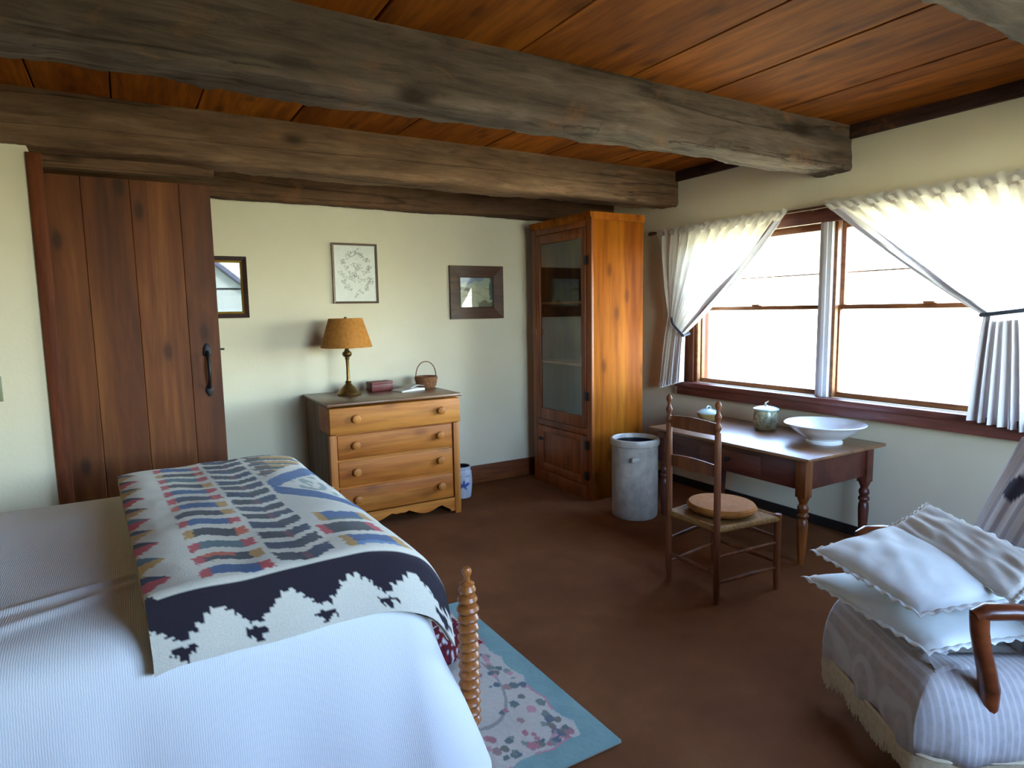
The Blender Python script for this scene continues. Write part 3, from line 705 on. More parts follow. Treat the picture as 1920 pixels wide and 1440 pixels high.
LX, LY = 1.452, 4.97
lamp = thing('table_lamp', 'brass column lamp with tan paper shade on the dresser', 'lamp', (LX, LY, DZ))
obj('base', lathe(BM(), [(0, 0), (.088, 0), (.092, .008), (.088, .018), (.074, .030), (.066, .040), (.052, .058), (.030, .078), (.020, .092), (.026, .100), (.018, .108), (0, .112)], 32), M_BRASS, lamp)
obj('column', lathe(BM(), [(0, .10), (.016, .105), (.0125, .13), (.0115, .2), (.013, .27), (.018, .285), (.014, .295), (0, .296)], 20), M_BRASS, lamp)
obj('font', lathe(BM(), [(0, .29), (.014, .292), (.030, .302), (.038, .318), (.034, .332), (.020, .342), (.014, .356), (.022, .364), (.022, .372), (0, .374)], 24), M_BRASS, lamp)
obj('reflector_bowl', lathe(BM(), [(0, .372), (.020, .374), (.07, .383), (.105, .402), (.108, .41), (.1, .41), (0, .39)], 28), M_WHITECER, lamp)
b = BM(); lathe_open(b, [(.196, .372), (.1965, .377), (.130, .592), (.128, .596), (.1255, .592), (.192, .377), (.193, .372), (.196, .372)], 48); obj('shade', b, M_SHADE, lamp)
obj('finial', lathe(BM(), [(0, .41), (.006, .41), (.006, .585), (.014, .59), (.010, .604), (0, .61)], 12), M_BRASS, lamp)
o = obj('small_box', BOX(-.095, .095, -.055, .055, 0, .078, bev=.008), M_REDBOX, loc=(1.735, 5.06, DZ)); o.rotation_euler.z = .12
tag(o, 'small dark red box beside the lamp on the dresser', 'box')
obj('lid', BOX(-.0965, .0965, -.0565, .0565, .054, .0795, bev=.008), M_REDBOX, o)
bk_ = thing('booklet', 'open white booklet lying on the dresser in front of the basket', 'booklet', (1.93, 4.93, DZ), .28)
obj('cover', prism(BM(), [(-.115, 0), (.115, 0), (.115, .016), (.02, .020), (-.115, .008)], 'y', -.075, .075), M_PAPER, bk_, smooth=False)
b = BM(); V = grid(b, 10, 4, lambda u, v: (-.02+.135*u, -.072+.144*v, .022+.02*math.sin(u*2.6))); o = obj('page', b, M_PAPER, bk_); o.modifiers.new('s', 'SOLIDIFY').thickness = .002
bs = thing('basket', 'small woven basket with tall hoop handle on the dresser', 'basket', (2.135, 5.03, DZ))
b = BM(); lathe_open(b, [(.0, .004), (.066, .004), (.070, .0), (.076, .010), (.086, .05), (.092, .088), (.096, .094), (.090, .096), (.086, .088), (.080, .05), (.070, .012), (.0, .010)], 30)
bmesh.ops.remove_doubles(b, verts=b.verts[:], dist=1e-5); obj('body', b, M_BASKET, bs)
for z, r in ((.02, .080), (.04, .085), (.06, .089), (.08, .093)):
    b = BM(); tube(b, [(r*math.cos(a*math.pi/16), r*math.sin(a*math.pi/16), z+.003*math.cos(a*math.pi)) for a in range(33)], .0055, 6); obj('weave', b, M_BASKET, bs)
b = BM(); tube(b, [(.092*math.cos(a*math.pi/20), 0, .075+.145*math.sin(a*math.pi/20)**.8) for a in range(21)], .0065, 8, .6); obj('handle', b, M_BASKET, bs)

# small crock on the floor beside the dresser
def crock_mesh(prof, n, colf):
    verts, faces, cols = [], [], []
    for r, z in prof:
        for i in range(n): a = 2*math.pi*i/n; verts.append((r*math.cos(a), r*math.sin(a), z)); cols.append(colf(a, r, z))
    for k in range(len(prof)-1):
        for i in range(n): j = (i+1) % n; faces.append((k*n+i, k*n+j, (k+1)*n+j, (k+1)*n+i))
    faces.append(tuple(range(n))[::-1]); faces.append(tuple((len(prof)-1)*n+i for i in range(n)))
    me = bpy.data.meshes.new('crock'); me.from_pydata(verts, [], faces); at = me.color_attributes.new('pattern', 'FLOAT_COLOR', 'POINT')
    at.data.foreach_set('color', [x for q in cols for x in q]); return me
pr = [(.066, 0), (.074, .006)]+[(.075+.012*math.sin(min(1, z/.22)*2.4), z) for z in [i*.01 for i in range(1, 24)]]+[(.070, .245), (.076, .255), (.078, .272), (.070, .280), (.062, .274), (.062, .24), (.07, .1), (.06, .02)]
def bc(a, r, z):
    n_ = noise.noise(Vector((math.cos(a)*2, math.sin(a)*2, z*9)))
    da = (a-math.radians(250)+math.pi) % (2*math.pi)-math.pi; d_ = math.hypot(da*.075*.8, z-.125)
    petal = .030+.016*math.sin(5*math.atan2(z-.125, da*.075)+.6)+.004*n_
    if r < .0651 and z > .02: return C('#15151C')
    if z > .262 and r < .074: return C('#2A2A33')
    if d_ < petal and z < .23: return C('#3C5596') if n_ > -.3 else C('#6F83B0')
    if abs(da) < .9 and abs(z-.20) < .006 and n_ > 0: return C('#5E74A8')
    return C('#BFC3CB') if n_ > 0 else C('#B2B7C0')
# the dense side ring list keeps the flower readable
o = obj('small_crock', crock_mesh(pr, 56, bc), M_BLUECROCK, loc=(2.385, 4.90, 0)); tag(o, 'small grey stoneware crock with blue flower beside the dresser', 'crock')

# ------------------------------------------------------------------ pictures
def frame_sides(parent, w, h, t_, d, mat, name='frame'):
    b = BM()
    for pts in ([(-w/2, -h/2), (w/2, -h/2), (w/2-t_, -h/2+t_), (-w/2+t_, -h/2+t_)], [(w/2, -h/2), (w/2, h/2), (w/2-t_, h/2-t_), (w/2-t_, -h/2+t_)],
                [(w/2, h/2), (-w/2, h/2), (-w/2+t_, h/2-t_), (w/2-t_, h/2-t_)], [(-w/2, h/2), (-w/2, -h/2), (-w/2+t_, -h/2+t_), (-w/2+t_, h/2-t_)]):
        A = [b.verts.new((p[0], -d if k in (0, 1) else -d*.7, p[1])) for k, p in enumerate(pts)]; Bv = [b.verts.new((p[0], 0, p[1])) for p in pts]
        b.faces.new(A); b.faces.new(Bv[::-1])
        for i in range(4): b.faces.new((A[i], Bv[i], Bv[(i+1) % 4], A[(i+1) % 4]))
    return obj(name, b, mat, parent, smooth=False)
p1 = thing('wall_mirror', 'small mirror in a dark frame with gilt liner, half hidden by the door', 'mirror', (.615, YB-.002, 1.807))
frame_sides(p1, .36, .455, .032, .03, M_FRAMEDK); frame_sides(p1, .298, .393, .016, .02, M_GOLD, 'liner'); obj('glass', BOX(-.134, .134, -.012, -.006, -.182, .182), M_MIRROR, p1, smooth=False)
p2 = thing('framed_drawing', 'thin framed pen drawing on white paper above the lamp', 'picture', (1.63, YB-.002, 1.922))
frame_sides(p2, .375, .485, .017, .02, M_FRAMEGREY)
strokes = []; rr_ = random.Random(4)
for i in range(46):
    a = rr_.uniform(0, 6.28); q = rr_.gauss(1, .1); x, z = .115*q*math.cos(a), .165*q*math.sin(a); strokes.append((x, z, rr_.uniform(.006, .02), rr_.uniform(0, 6.28)))
for i in range(16): strokes.append((rr_.gauss(0, .04), rr_.gauss(0, .06), rr_.uniform(.008, .022), rr_.uniform(0, 6.28)))
def draw_col(u, v, f):
    x, z = (u-.5)*.345, (v-.5)*.455
    for (sx, sz, r, a0) in strokes:
        dx, dz = x-sx, z-sz; d_ = math.hypot(dx, dz)
        if d_ < r*1.3 and abs(d_-r*(.7+.3*math.sin(3*math.atan2(dz, dx)+a0))) < .0022: return C('#7C7C74')
    a = abs(z-.150-.012*math.sin(x*60))
    if a < .0025 and abs(x) < .075: return C('#6C6C66')
    if math.hypot(x*1.1, (z+.01)*.9) < .018 and noise.noise(Vector((x*90, z*90, 0))) > 0: return C('#70706A')
    return C('#D5D6CC')
me = slab(170, 220, lambda u, v: ((u-.5)*.345, -.008, (v-.5)*.455), lambda u, v: ((u-.5)*.345, -.003, (v-.5)*.455), draw_col); obj('drawing', me, M_PRINT, p2, smooth=False)
p3 = thing('framed_print', 'small pale landscape print with painted window reflection in a broad dark wood frame near the cupboard', 'picture', (2.745, YB-.002, 1.768))
frame_sides(p3, .54, .475, .10, .032, M_FRAMEBR); frame_sides(p3, .345, .28, .008, .024, M_FRAMEDK, 'liner')
def land_reflect_col(u, v, f):  # pale landscape tones with the window's reflection painted into them
    x, z = u, v; n_ = noise.noise(Vector((x*6, z*9, 2)))*.10
    if x > .90+n_*.4 and z > .25: return C('#5A6A60')
    if z > .84+n_+(x-.4)*.18 and x < .72: return C('#8F9AAE')
    if z > .70+n_: return C('#B4BBA6')
    if x < .28 and .56 < z+n_ < .70: return C('#7D8265')
    if z < .22+n_ and x > .55: return C('#7C735A')
    return C('#C6C4A4') if n_ > -.02 else C('#B6B596')
me = slab(80, 70, lambda u, v: ((u-.5)*.335, -.010, (v-.5)*.27), lambda u, v: ((u-.5)*.335, -.004, (v-.5)*.27), land_reflect_col); obj('print', me, M_PRINT, p3, smooth=False)
obj('glass', BOX(-.168, .168, -.015, -.013, -.136, .136), M_GLASS, p3, smooth=False)

# ------------------------------------------------------------------ tall pine cupboard (front faces -x)
KX0, KX1, KY0, KY1, KZ = 3.235, 3.785, 4.175, 5.06, 2.375
cb = thing('cupboard', 'tall golden pine cupboard with one glazed door in the corner', 'cupboard', ((KX0+KX1)/2, (KY0+KY1)/2, 0))
hx, hy = (KX1-KX0)/2, (KY1-KY0)/2
obj('side_panel', BOX(-hx+.02, hx, -hy, -hy+.022, .0, KZ-.05, bev=.002), M_PINEZ, cb); obj('side_panel', BOX(-hx+.02, hx, hy-.022, hy, 0, KZ-.05, bev=.002), M_PINEZ, cb)
obj('back_panel', BOX(hx-.014, hx, -hy+.022, hy-.022, .05, KZ-.05), M_PINEDK, cb)
obj('cornice', prism(BM(), [(-hx-.004, KZ-.06), (-hx-.012, KZ-.045), (-hx-.022, KZ-.02), (-hx-.022, KZ), (hx+.004, KZ), (hx+.004, KZ-.06)], 'y', -hy-.012, hy+.012), M_PINEZ, cb, smooth=False)
for z in (.09, .60, 1.12, 1.65): obj('shelf', BOX(-hx+.025, hx-.014, -hy+.022, hy-.022, z, z+.02), M_PINE, cb)
fr = BM()
for q in ((-hy, -hy+.075, 0, KZ-.06), (hy-.075, hy, 0, KZ-.06), (-hy+.075, hy-.075, KZ-.11, KZ-.06), (-hy+.075, hy-.075, .545, .60), (-hy+.075, hy-.075, .0, .115)): box(fr, -hx, -hx+.022, *q, bev=.002)
obj('face_frame', fr, M_PINEDK, cb)
def cup_door(nm, z0, z1, st, rl, glazed):
    b = BM(); y0, y1 = -hy+.078, hy-.078; x0, x1 = -hx-.006, -hx+.016
    for q in ((y0, y0+st, z0, z1), (y1-st, y1, z0, z1), (y0+st, y1-st, z0, z0+rl), (y0+st, y1-st, z1-rl*.8, z1)): box(b, x0, x1, *q, bev=.003)
    d = obj(nm, b, M_PINEDK, cb)
    if glazed: obj('pane', BOX(x0+.009, x0+.013, y0+st-.006, y1-st+.006, z0+rl-.006, z1-rl*.8+.006), M_CABGLASS, d, smooth=False)
    else: obj('panel', BOX(x0+.008, x1-.002, y0+st-.006, y1-st+.006, z0+rl-.006, z1-rl+.02, bev=.002), M_PINEDK, d)
    for z in ((z0+.24, z1-.30) if glazed else (z0+.05, z1-.11)):
        h = BM(); box(h, x0-.005, x0, y0-.045, y0+.012, z, z+.07, bev=.002); lathe(h, [(.006, z-.004), (.006, z+.074)], 10, (x0-.005, y0-.012, 0)); obj('hinge', h, M_IRON, d)
    return d, x0, y1
d, x0, y1 = cup_door('glazed_door', .604, KZ-.115, .055, .10, True)
h = BM(); box(h, x0-.004, x0, y1-.036, y1-.018, 1.35, 1.45, bev=.002); tube(h, [(x0, y1-.027, 1.365), (x0-.022, y1-.027, 1.375), (x0-.026, y1-.027, 1.40), (x0-.022, y1-.027, 1.425), (x0, y1-.027, 1.435)], .005, 8); obj('handle', h, M_PINEDK, d)
d, x0, y1 = cup_door('lower_door', .12, .54, .075, .07, False)
h = BM(); box(h, x0-.006, x0, y1-.085, y1-.01, .40, .43, bev=.004); lathe(h, [(0, 0), (.012, 0), (.014, .01), (.01, .02), (0, .022)], 12, (x0-.008, y1-.05, .405)); obj('latch', h, M_IRON, d)

# ------------------------------------------------------------------ large crock
b = BM(); lathe_open(b, [(.001, .003), (.188, .0), (.198, .010), (.202, .03), (.204, .30), (.202, .505), (.205, .515), (.214, .520), (.217, .545), (.212, .562), (.198, .566), (.190, .556), (.188, .50), (.186, .05), (.001, .03)], 56)
bmesh.ops.remove_doubles(b, verts=b.verts[:], dist=.003)
cr = obj('large_crock', b, M_CROCK, loc=(3.295, 3.715, 0)); cr.scale = (.865, .865, 1.085); tag(cr, 'large pale grey salt-glazed stoneware crock between the cupboard and table', 'crock')
b = BM(); lathe_open(b, [(.1875, .535), (.1865, .50), (.1845, .05), (.001, .032)], 48); obj('inner_glaze', b, M_CROCKIN, cr)
for s in (-1, 1): obj('ear_handle', BOX(-.05, .05, -.012, .012, .42, .455, bev=.009), M_CROCK, cr, loc=(.208*s*math.cos(.9), .208*s*math.sin(.9), 0))

# ------------------------------------------------------------------ table and its things
TX0, TX1, TY0, TY1, TZ = 3.405, 4.222, 2.315, 3.68, .692
tb = thing('table', 'small reddish wooden table with turned legs under the window', 'table', ((TX0+TX1)/2, (TY0+TY1)/2, 0))
hx, hy = (TX1-TX0)/2, (TY1-TY0)/2
obj('tabletop', BOX(-hx, hx, -hy, hy, TZ-.022, TZ, bev=.007), M_TABLETOP, tb)
def tleg():
    b = box(BM(), -.035, .035, -.035, .035, .43, TZ-.023, bev=.004)
    lathe(b, [(.0, 0), (.018, 0), (.021, .02), (.024, .06), (.029, .16), (.033, .25), (.030, .285), (.022, .295), (.033, .305), (.036, .315), (.033, .325), (.024, .333), (.030, .345), (.034, .36), (.030, .375), (.022, .388), (.026, .40), (.034, .42), (.040, .44)], 24); return b
for (x, y, mt) in ((-1, -1, M_TLEG), (1, -1, M_TABLE), (-1, 1, M_TABLE), (1, 1, M_TABLE)):  # near leg in a paler tone than the other three
    obj('leg', tleg(), mt, tb, loc=(x*(hx-.085), y*(hy-.085), 0))
obj('apron', BOX(-hx+.065, -hx+.085, -hy+.12, hy-.12, .475, TZ-.023, bev=.002), M_TABLE, tb); obj('apron', BOX(hx-.085, hx-.065, -hy+.12, hy-.12, .475, TZ-.023), M_TABLE, tb)
for s in (-1, 1): obj('apron', BOX(-hx+.12, hx-.12, s*(hy-.075)-.01, s*(hy-.075)+.01, .475, TZ-.023, bev=.002), M_TABLE, tb)
dw = obj('drawer', BOX(-hx+.058, -hx+.066, -.30, .22, .505, .63, bev=.003), M_TABLE, tb)
b = lathe(BM(), [(.007, 0), (.007, .01), (.016, .016), (.017, .026), (.010, .032), (0, .033)], 16)
for v in b.verts: v.co = Vector((-v.co.z, v.co.y, v.co.x))
obj('knob', b, M_IRON, dw, loc=(-hx+.058, -.04, .567))

b = BM(); lathe_open(b, [(.0005, .006), (.10, .006), (.104, .0), (.112, 0), (.113, .012), (.104, .022), (.112, .030), (.165, .062), (.205, .092), (.232, .118), (.250, .126), (.252, .130), (.247, .133), (.230, .126), (.200, .100), (.160, .070), (.105, .040), (.05, .032), (.0005, .031)], 64)
bmesh.ops.remove_doubles(b, verts=b.verts[:], dist=.002)
tag(obj('wash_basin', b, M_WHITECER, loc=(3.93, 2.565, TZ)), 'wide white ironstone wash basin on the near end of the table', 'basin')
jar = thing('lidded_jar', 'mottled grey-green pottery jar with pale lid on the table', 'jar', (4.00, 3.08, TZ))
obj('body', lathe(BM(), [(0, 0), (.066, 0), (.074, .006), (.084, .03), (.088, .07), (.086, .11), (.080, .142), (.084, .148), (0, .148)], 36), M_POT, jar)
ld = obj('lid', lathe(BM(), [(0, .146), (.086, .147), (.092, .152), (.090, .160), (.074, .168), (.04, .176), (.014, .180), (.010, .186), (0, .186)], 36), M_POTGREEN, jar)
b = BM(); tube(b, [(-.014, 0, .178), (-.008, 0, .194), (.004, 0, .203), (.018, 0, .205), (.026, 0, .212)], [.006, .0055, .005, .0045, .003], 8); obj('twig_knob', b, M_GINGER, ld)
b = BM(); tube(b, [(.084, 0, .12), (.106, 0, .118), (.114, 0, .09), (.104, 0, .055), (.085, 0, .045)], [.008, .007, .0065, .007, .008], 8)
ds = thing('covered_dish', 'small amber pottery dish with a pale lid behind the chair', 'dish', (3.97, 3.60, TZ))
obj('bowl', lathe(BM(), [(0, 0), (.055, 0), (.062, .006), (.078, .028), (.090, .052), (.092, .058), (0, .056)], 32), M_GINGER, ds)
ld = obj('lid', lathe(BM(), [(0, .057), (.088, .058), (.090, .064), (.080, .076), (.05, .090), (.02, .097), (0, .098)], 32), M_POTGREEN, ds)
b = BM(); tube(b, [(-.03, 0, .090), (-.02, 0, .110), (0, 0, .116), (.02, 0, .110), (.03, 0, .090)], .006, 8); obj('lid_handle', b, M_POTGREEN, ld)

# ------------------------------------------------------------------ ladder-back chair facing the table
ch = thing('dining_chair', 'ladder-back wooden chair with round tan seat cushion at the table', 'chair', (2.85, 2.485, 0))
BKX, FRX = -.22, .21; SW = .178; FW = .228; SH = .415
def turned_post(h, finial):
    pr = [(0, 0), (.013, 0), (.0165, .03), (.018, .10)]
    if finial:
        pr += [(.0185, .42), (.0185, .80), (.017, h-.175), (.011, h-.165), (.018, h-.150), (.019, h-.140), (.011, h-.122), (.010, h-.112), (.018, h-.094), (.018, h-.084), (.010, h-.066), (.009, h-.052), (.016, h-.034), (.017, h-.024), (.011, h-.010), (0, h)]
    else: pr += [(.019, .30), (.019, h-.03), (.022, h-.02), (.020, h-.005), (0, h)]
    return lathe(BM(), pr, 18)
for s in (-1, 1):
    o = obj('back_post', turned_post(1.115, True), M_CHAIR, ch, loc=(BKX, s*SW, 0)); o.rotation_euler = (0, -.012, 0)
    obj('front_leg', turned_post(.445, False), M_CHAIR, ch, loc=(FRX, s*FW, 0))
def slat(z, h, bow):
    b = BM(); V = []
    for t_ in (0, 1):
        for i in range(15):
            q = i/14; y = -SW+2*SW*q; arch = bow*math.sin(math.pi*q)
            V.append([(-.012*math.sin(math.pi*q)-.005+.010*t_, y, z), (-.012*math.sin(math.pi*q)-.005+.010*t_, y, z+h+arch)])
    vs = [[b.verts.new((BKX+p[0], p[1], p[2])) for p in r] for r in V]
    for i in range(14):
        b.faces.new((vs[i][0], vs[i+1][0], vs[i+1][1], vs[i][1])); b.faces.new((vs[15+i][0], vs[15+i][1], vs[16+i][1], vs[16+i][0]))
        b.faces.new((vs[i][1], vs[i+1][1], vs[16+i][1], vs[15+i][1])); b.faces.new((vs[i][0], vs[15+i][0], vs[16+i][0], vs[i+1][0]))
    return b
for z in (.925, .70): obj('slat', slat(z, .062, .014), M_CHAIR, ch)
def rung(p, q, nm='rung'):
    p, q = Vector(p), Vector(q); b = BM(); tube(b, [p+(q-p)*i/8 for i in range(9)], [.008, .009, .0105, .0115, .012, .0115, .0105, .009, .008], 10); return obj(nm, b, M_CHAIR, ch)
for z in (.12, .265):
    for s in (-1, 1): rung((BKX, s*SW, z), (FRX, s*FW, z+.01))
    rung((FRX, -FW, z+.04), (FRX, FW, z+.04))
rung((BKX, -SW, .17), (BKX, SW, .17))
b = BM()
def seat_fn(off):
    def fn(u, v):
        x = BKX+(FRX-BKX)*u; hw = SW+(FW-SW)*u; y = -hw+2*hw*v; k = (4*u*(1-u))*(4*v*(1-v)); return (x, y, SH-.012*k+off)
    return fn
obj('rush_seat', slab(20, 20, seat_fn(.014), seat_fn(-.018)), M_RUSH, ch)
for p, q in (((BKX, -SW), (FRX, -FW)), ((BKX, SW), (FRX, FW)), ((BKX, -SW), (BKX, SW)), ((FRX, -FW), (FRX, FW))):
    b = BM(); tube(b, [(p[0], p[1], SH), (q[0], q[1], SH)], .019, 12); obj('seat_rail', b, M_RUSH, ch)
cu = obj('seat_cushion', lathe(BM(), [(0, .004), (.12, .0), (.165, .008), (.182, .026), (.185, .042), (.176, .054), (.13, .060), (.06, .062), (0, .062)], 40, (0, 0, 0), 1.0, 1.06), M_SEAT, loc=(2.86, 2.485, SH+.016))
tag(cu, 'round tan cushion on the rush seat of the ladder-back chair', 'cushion')
b = BM(); tube(b, [(.184*math.cos(a*math.pi/24), .184*1.06*math.sin(a*math.pi/24), .033) for a in range(49)], .005, 6); obj('piping', b, M_SEAT, cu)

# ------------------------------------------------------------------ curtains
rod = thing('curtain_rod', 'dark wooden curtain rod across the top of the window', 'curtain rod', (XR-.085, 0, 2.272))
b = BM(); tube(b, [(0, 1.05, 0), (0, 4.44, 0)], .011, 12); obj('pole', b, M_ROD, rod)
for y, s in ((4.44, 1), (1.05, -1)):
    b = BM(); tube(b, [(0, y, 0), (0, y+s*.012, 0), (0, y+s*.025, 0), (0, y+s*.05, 0), (0, y+s*.075, 0), (0, y+s*.088, 0)], [.012, .018, .014, .021, .016, .003], 12); obj('finial', b, M_ROD, rod)
for y in (1.2, 2.90, 4.36): obj('bracket', BOX(0, .085, y-.008, y+.008, -.008, .008, bev=.002), M_ROD, rod)
def curtain(name, label, top, tie, hem, ctrl, nfold, seed):
    """top/tie/hem/ctrl: (outer, inner) pairs of (y, z)"""
    lerp = lambda a, b_, t_: a+(b_-a)*t_
    XC = XR-.105
    def fn(s, t):
        P = [tuple(lerp(q[0][k], q[1][k], s) for k in (0, 1)) for q in (top, ctrl, tie, hem)]
        ph = s*nfold*6.283
        if t < .06:                                        # ruffled heading above the rod
            y, z = P[0]; z += .020*(1-t/.06)*(1+.4*math.sin(ph*1.7)); amp = .005
        elif t < .68:
            k = (t-.06)/.62; y = (1-k)**2*P[0][0]+2*k*(1-k)*P[1][0]+k*k*P[2][0]; z = (1-k)**2*P[0][1]+2*k*(1-k)*P[1][1]+k*k*P[2][1]
            amp = lerp(.012, .030, min(1, k*3)) if k < .7 else lerp(.030, .016, (k-.7)/.3)
        else:
            k = (t-.68)/.32; y = lerp(P[2][0], P[3][0], k**.75); z = lerp(P[2][1], P[3][1], k); amp = lerp(.016, .032, k)
        x = XC+amp*(math.sin(ph+seed)+.35*math.sin(ph*2.3+seed*2+t*3))
        if t > .06 and t < .09: x = XC+.006*math.sin(ph*2)
        return (min(x, XR-.03), y, z)
    b = BM(); grid(b, 110, 90, fn); o = obj(name, b, M_SHEER)
    def add_hem(s0, s1, t0, t1, nu, nv, dx=-.004, wide=0.0):
        hb_ = BM(); grid(hb_, nu, nv, lambda u, v: (lambda p: (p[0]+dx, p[1], p[2]))(fn(s1-(s1-s0)*(1-u)*(1+wide*min(1, (t0+(t1-t0)*v)/.68)), t0+(t1-t0)*v))); obj('hem', hb_, M_HEM, o)
    add_hem(.95, 1.0, .09, 1.0, 8, 90, -.007, 2.0); add_hem(0, .975, .975, 1.0, 110, 2); add_hem(.55, .95, .70, .975, 50, 24)
    return tag(o, label, 'curtain', None)
cL = curtain('curtain', 'sheer white curtain on the left side of the window, tied back', ((4.40, 2.278), (3.06, 2.275)), ((4.235, 1.545), (4.035, 1.372)), ((4.33, .875), (4.06, .955)), ((4.32, 1.95), (3.56, 1.70)), 11, .4)
cR = curtain('curtain', 'sheer white curtain on the right side of the window, tied back', ((1.16, 2.278), (2.775, 2.285)), ((1.40, 1.575), (1.775, 1.525)), ((1.22, .86), (1.83, .93)), ((1.28, 1.95), (2.22, 1.80)), 12, 1.7)
def tieback(label, p0, p1):
    b = BM(); x = XR-.105; n = 14; A = []
    for i in range(n+1):
        k = i/n; y = p0[0]+(p1[0]-p0[0])*k; z = p0[1]+(p1[1]-p0[1])*k; xx = XR-.02-.125*math.sin(min(1, k*1.6)*math.pi/2)-.012*math.sin(k*math.pi)
        A.append((xx, y, z))
    for i in range(1, n): 
        k = 1-i/n; y = p0[0]+(p1[0]-p0[0])*k; z = p0[1]+(p1[1]-p0[1])*k; A.append((XR-.055+.03*(1-k), y, z))
    tube(b, A+[A[0]], .011, 8, 1.0); return tag(obj('tieback', b, M_STRAP), label, 'tieback')
tieback('dark ribbon tieback gathering the left curtain', (4.262, 1.572), (4.02, 1.358)); tieback('dark ribbon tieback gathering the right curtain', (1.33, 1.585), (1.768, 1.53))

# ------------------------------------------------------------------ armchair with throw and pillows
AC = (2.352, 1.19, 0); AR = math.atan2(-.537, .845)
ac = thing('armchair', 'upholstered wooden-armed armchair under a fringed throw beside the window', 'armchair', AC, AR)
obj('seat', BOX(-.08, .56, -.30, .30, .20, .405, bev=.05, seg=4), M_UPH, ac)
def slant(bm_, ang, px, pz):
    bmesh.ops.rotate(bm_, verts=bm_.verts[:], cent=(px, 0, pz), matrix=Matrix.Rotation(ang, 3, 'Y')); return bm_
obj('backrest', slant(BOX(.40, .52, -.30, .30, .36, 1.02, bev=.05, seg=4), .26, .4, .36), M_UPH, ac)
for s in (-1, 1):
    b = BM(); tube(b, [(-.005, s*.352, .648), (.03, s*.354, .662), (.10, s*.358, .664), (.22, s*.36, .652), (.36, s*.35, .64), (.50, s*.335, .64), (.60, s*.31, .645)], [.022, .031, .030, .026, .025, .026, .024], 14, .85); obj('arm', b, M_ARM, ac)
    b = BM(); tube(b, [(.012, s*.352, .655), (.016, s*.352, .60), (.028, s*.35, .54), (.05, s*.345, .47), (.07, s*.335, .40), (.075, s*.328, .32), (.07, s*.322, .24)], [.027, .026, .025, .027, .030, .028, .026], 12, 1.0); obj('arm_post', b, M_ARM, ac)
    b = BM(); tube(b, [(-.02, s*.26, .24), (-.035, s*.27, .15), (-.03, s*.265, .07), (-.04, s*.27, .0)], [.030, .026, .018, .022], 12); obj('leg', b, M_ARM, ac)
    b = BM(); tube(b, [(.52, s*.26, .26), (.56, s*.26, .12), (.61, s*.26, .0)], [.028, .022, .018], 12); obj('leg', b, M_ARM, ac)
    b = BM(); tube(b, [(.46, s*.305, .30), (.50, s*.315, .55), (.58, s*.318, .80), (.66, s*.31, 1.03)], [.024, .024, .022, .018], 12); obj('back_post', b, M_ARM, ac)

# throw: over the seat, the front and the near side, and over the backrest; fringe along the hems
tw = thing('throw', 'lavender-grey woven throw with cream fringe draped over the armchair', 'throw', AC, AR)
path = []
def addseg(p, q, n, nr):
    for i in range(n): path.append(((p[0]+(q[0]-p[0])*i/n, p[1]+(q[1]-p[1])*i/n), nr))
addseg((-.10, .30), (-.10, -.27), 60, (-1, 0))
for i in range(14): a = math.pi+math.pi/2*i/14; path.append(((-.06+.04*math.cos(a)*1.0, -.30+.03+.04*math.sin(a)-.0), (math.cos(a), math.sin(a))))
addseg((-.06, -.312), (.60, -.318), 70, (0, -1)); path.append(((.60, -.318), (0, -1)))
tprof = [(-.16, .418), (-.11, .424), (-.07, .424), (-.035, .418), (-.008, .402), (.012, .376), (.026, .34), (.036, .30), (.042, .255), (.046, .21), (.048, .165)]
b = BM(); rings = []
for d_, z in tprof:
    r = []
    for i, (p, nr) in enumerate(path):
        s = i*.0095; hang = max(0, (.40-z)/.24); fo = .010*hang*(math.sin(s*26)+.6*math.sin(s*43+1)); bulge = .022*math.sin(min(1, hang)*math.pi*.9)*(1 if nr[1] < -.5 else .3)
        x, y = p[0]+nr[0]*(d_+fo+bulge), p[1]+nr[1]*(d_+fo+bulge)
        zz_ = z
        r.append(b.verts.new((x, y, zz_)))
    rings.append(r)
for p, q in zip(rings, rings[1:]):
    for i in range(len(p)-1): b.faces.new((p[i], p[i+1], q[i+1], q[i]))
o = obj('seat_drape', b, M_THROW, tw); md = o.modifiers.new('s', 'SOLIDIFY'); md.thickness = .010; md.offset = -1
fb = BM(); last = [Vector(v) for v in [(p[0]+nr[0]*.05, p[1]+nr[1]*.05, .168) for p, nr in path]]
fr_ = random.Random(3)
for i in range(len(last)-1):
    for k in range(4):
        p = last[i].lerp(last[i+1], k/4); nr = path[i][1]; s = (i+k/4)*.0095
        sway = .010*math.sin(s*31)+.006*fr_.uniform(-1, 1); l = .095+.014*math.sin(s*22)+.012*fr_.uniform(-1, 1)
        q1 = p+Vector((nr[0]*.004, nr[1]*.004, -l*.5)); q2 = p+Vector((nr[0]*sway-.3*sway*nr[1], nr[1]*sway+.3*sway*nr[0], -l))
        tube(fb, [p+Vector((0, 0, .01)), q1, q2], [.0035, .003, .0016], 4)
o = obj('fringe', fb, M_FRINGE, tw); o['kind'] = 'stuff'
hb = BM(); tube(hb, [tuple(v+Vector((0, 0, .004))) for v in last], .0065, 8); obj('hem_cord', hb, M_FRINGE, tw)
def back_col(u, v, f):
    s = math.sin(u*62); k = noise.noise(Vector((u*7, v*8, 2)))
    if f == 0 and math.hypot((u-.80)*1.1, (v-.74)*1.1) < .085+.02*k: return C('#3E3A4C')
    if f == 0 and math.hypot((u-.72), (v-.90)) < .09+.03*k: return C('#A8424E')
    return C('#DDDADB') if s > -.3 else C('#B5AEB6')
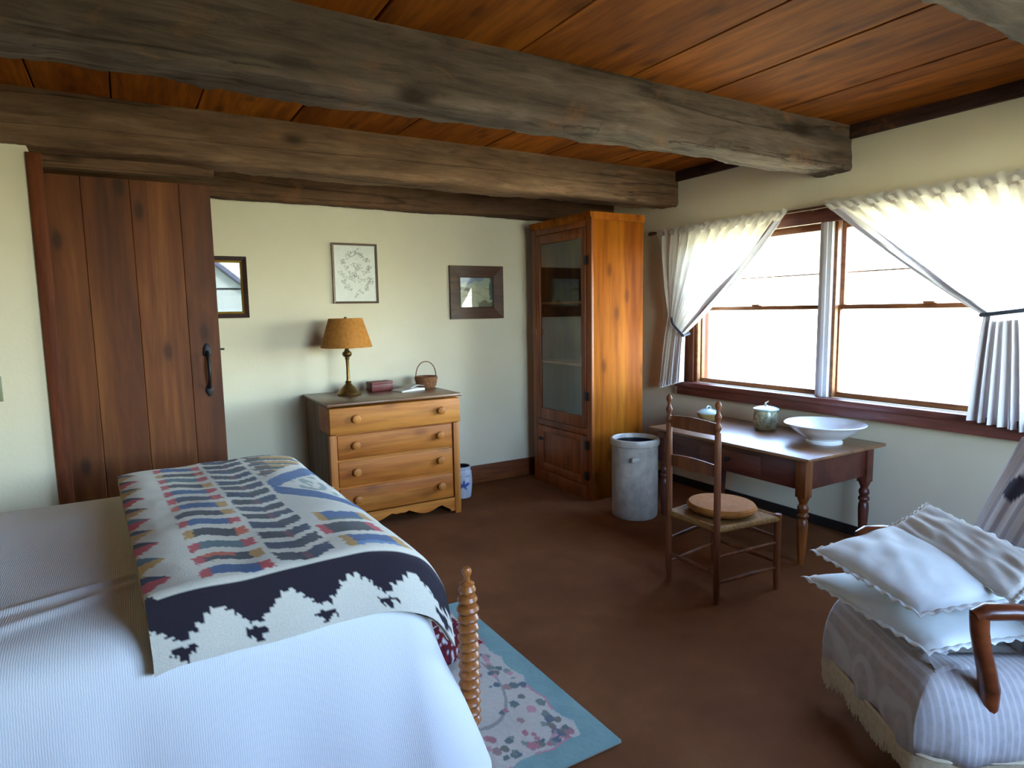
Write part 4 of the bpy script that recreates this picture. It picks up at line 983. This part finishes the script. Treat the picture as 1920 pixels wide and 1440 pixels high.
bt = lambda off: (lambda u, v: (.325+.30*v+off*.93-.055*math.sin(math.pi*u)**.6*math.sin(math.pi*min(1, v*1.0))**.7, -.33+.66*u, .40+.66*v+off*.2+.012*math.sin(u*40)*.4))
obj('back_drape', slab(70, 50, bt(-.012), bt(0.0), back_col), M_FLORAL, tw)
def L2W(p): c_, s_ = math.cos(AR), math.sin(AR); return (AC[0]+c_*p[0]-s_*p[1], AC[1]+s_*p[0]+c_*p[1], p[2])
def pillow(name, label, corners, h, mat, **k):
    me, c0 = cushion([L2W(p) for p in corners], h, 50, None, **k); o = obj(name, me, mat, loc=c0); tag(o, label, 'pillow')
    cs = [Vector(L2W(p))-c0 for p in corners]; eb = BM(); pts = []
    fn = cushion_fn(cs, 0, 1, **k); n = 56
    for a in range(4*n):
        e, q = divmod(a, n); q /= n; u, v = [(q, 0), (1, q), (1-q, 1), (0, 1-q)][e]; pts.append(Vector(fn(u, v)))
    V0, V1, V2 = [], [], []
    for i, p in enumerate(pts):
        out = Vector((p.x, p.y, 0)).normalized(); wv = .004*math.sin(i*1.1)
        V0.append(eb.verts.new(p-out*.006)); V1.append(eb.verts.new(p+out*.010+Vector((0, 0, wv)))); V2.append(eb.verts.new(p+out*(.020+.003*math.sin(i*1.6))+Vector((0, 0, wv*1.6-.003))))
    M_ = len(pts)
    for i in range(M_):
        j = (i+1) % M_; eb.faces.new((V0[i], V0[j], V1[j], V1[i])); eb.faces.new((V1[i], V1[j], V2[j], V2[i]))
    e = obj('ruffled_edge', eb, M_LACE, o); e.modifiers.new('s', 'SOLIDIFY').thickness = .003
    return o
pillow('pillow', 'white eyelet-edged pillow at the bottom of the pile on the armchair seat', [(-.215, .34, .475), (-.06, -.235, .47), (.43, -.13, .475), (.30, .40, .475)], .115, M_PILLOW, seed=2.0)
pillow('pillow', 'white eyelet-edged pillow lying on top of the lower white pillow', [(-.19, .325, .595), (-.075, -.205, .585), (.40, -.14, .615), (.235, .40, .69)], .125, M_PILLOW, seed=5.0)
pillow('pillow', 'cream linen pillow slumped against the back of the armchair', [(.11, .345, .675), (.20, -.225, .635), (.36, -.20, .735), (.285, .37, .775)], .07, M_PILLOW2, seed=8.0, crease=.016)
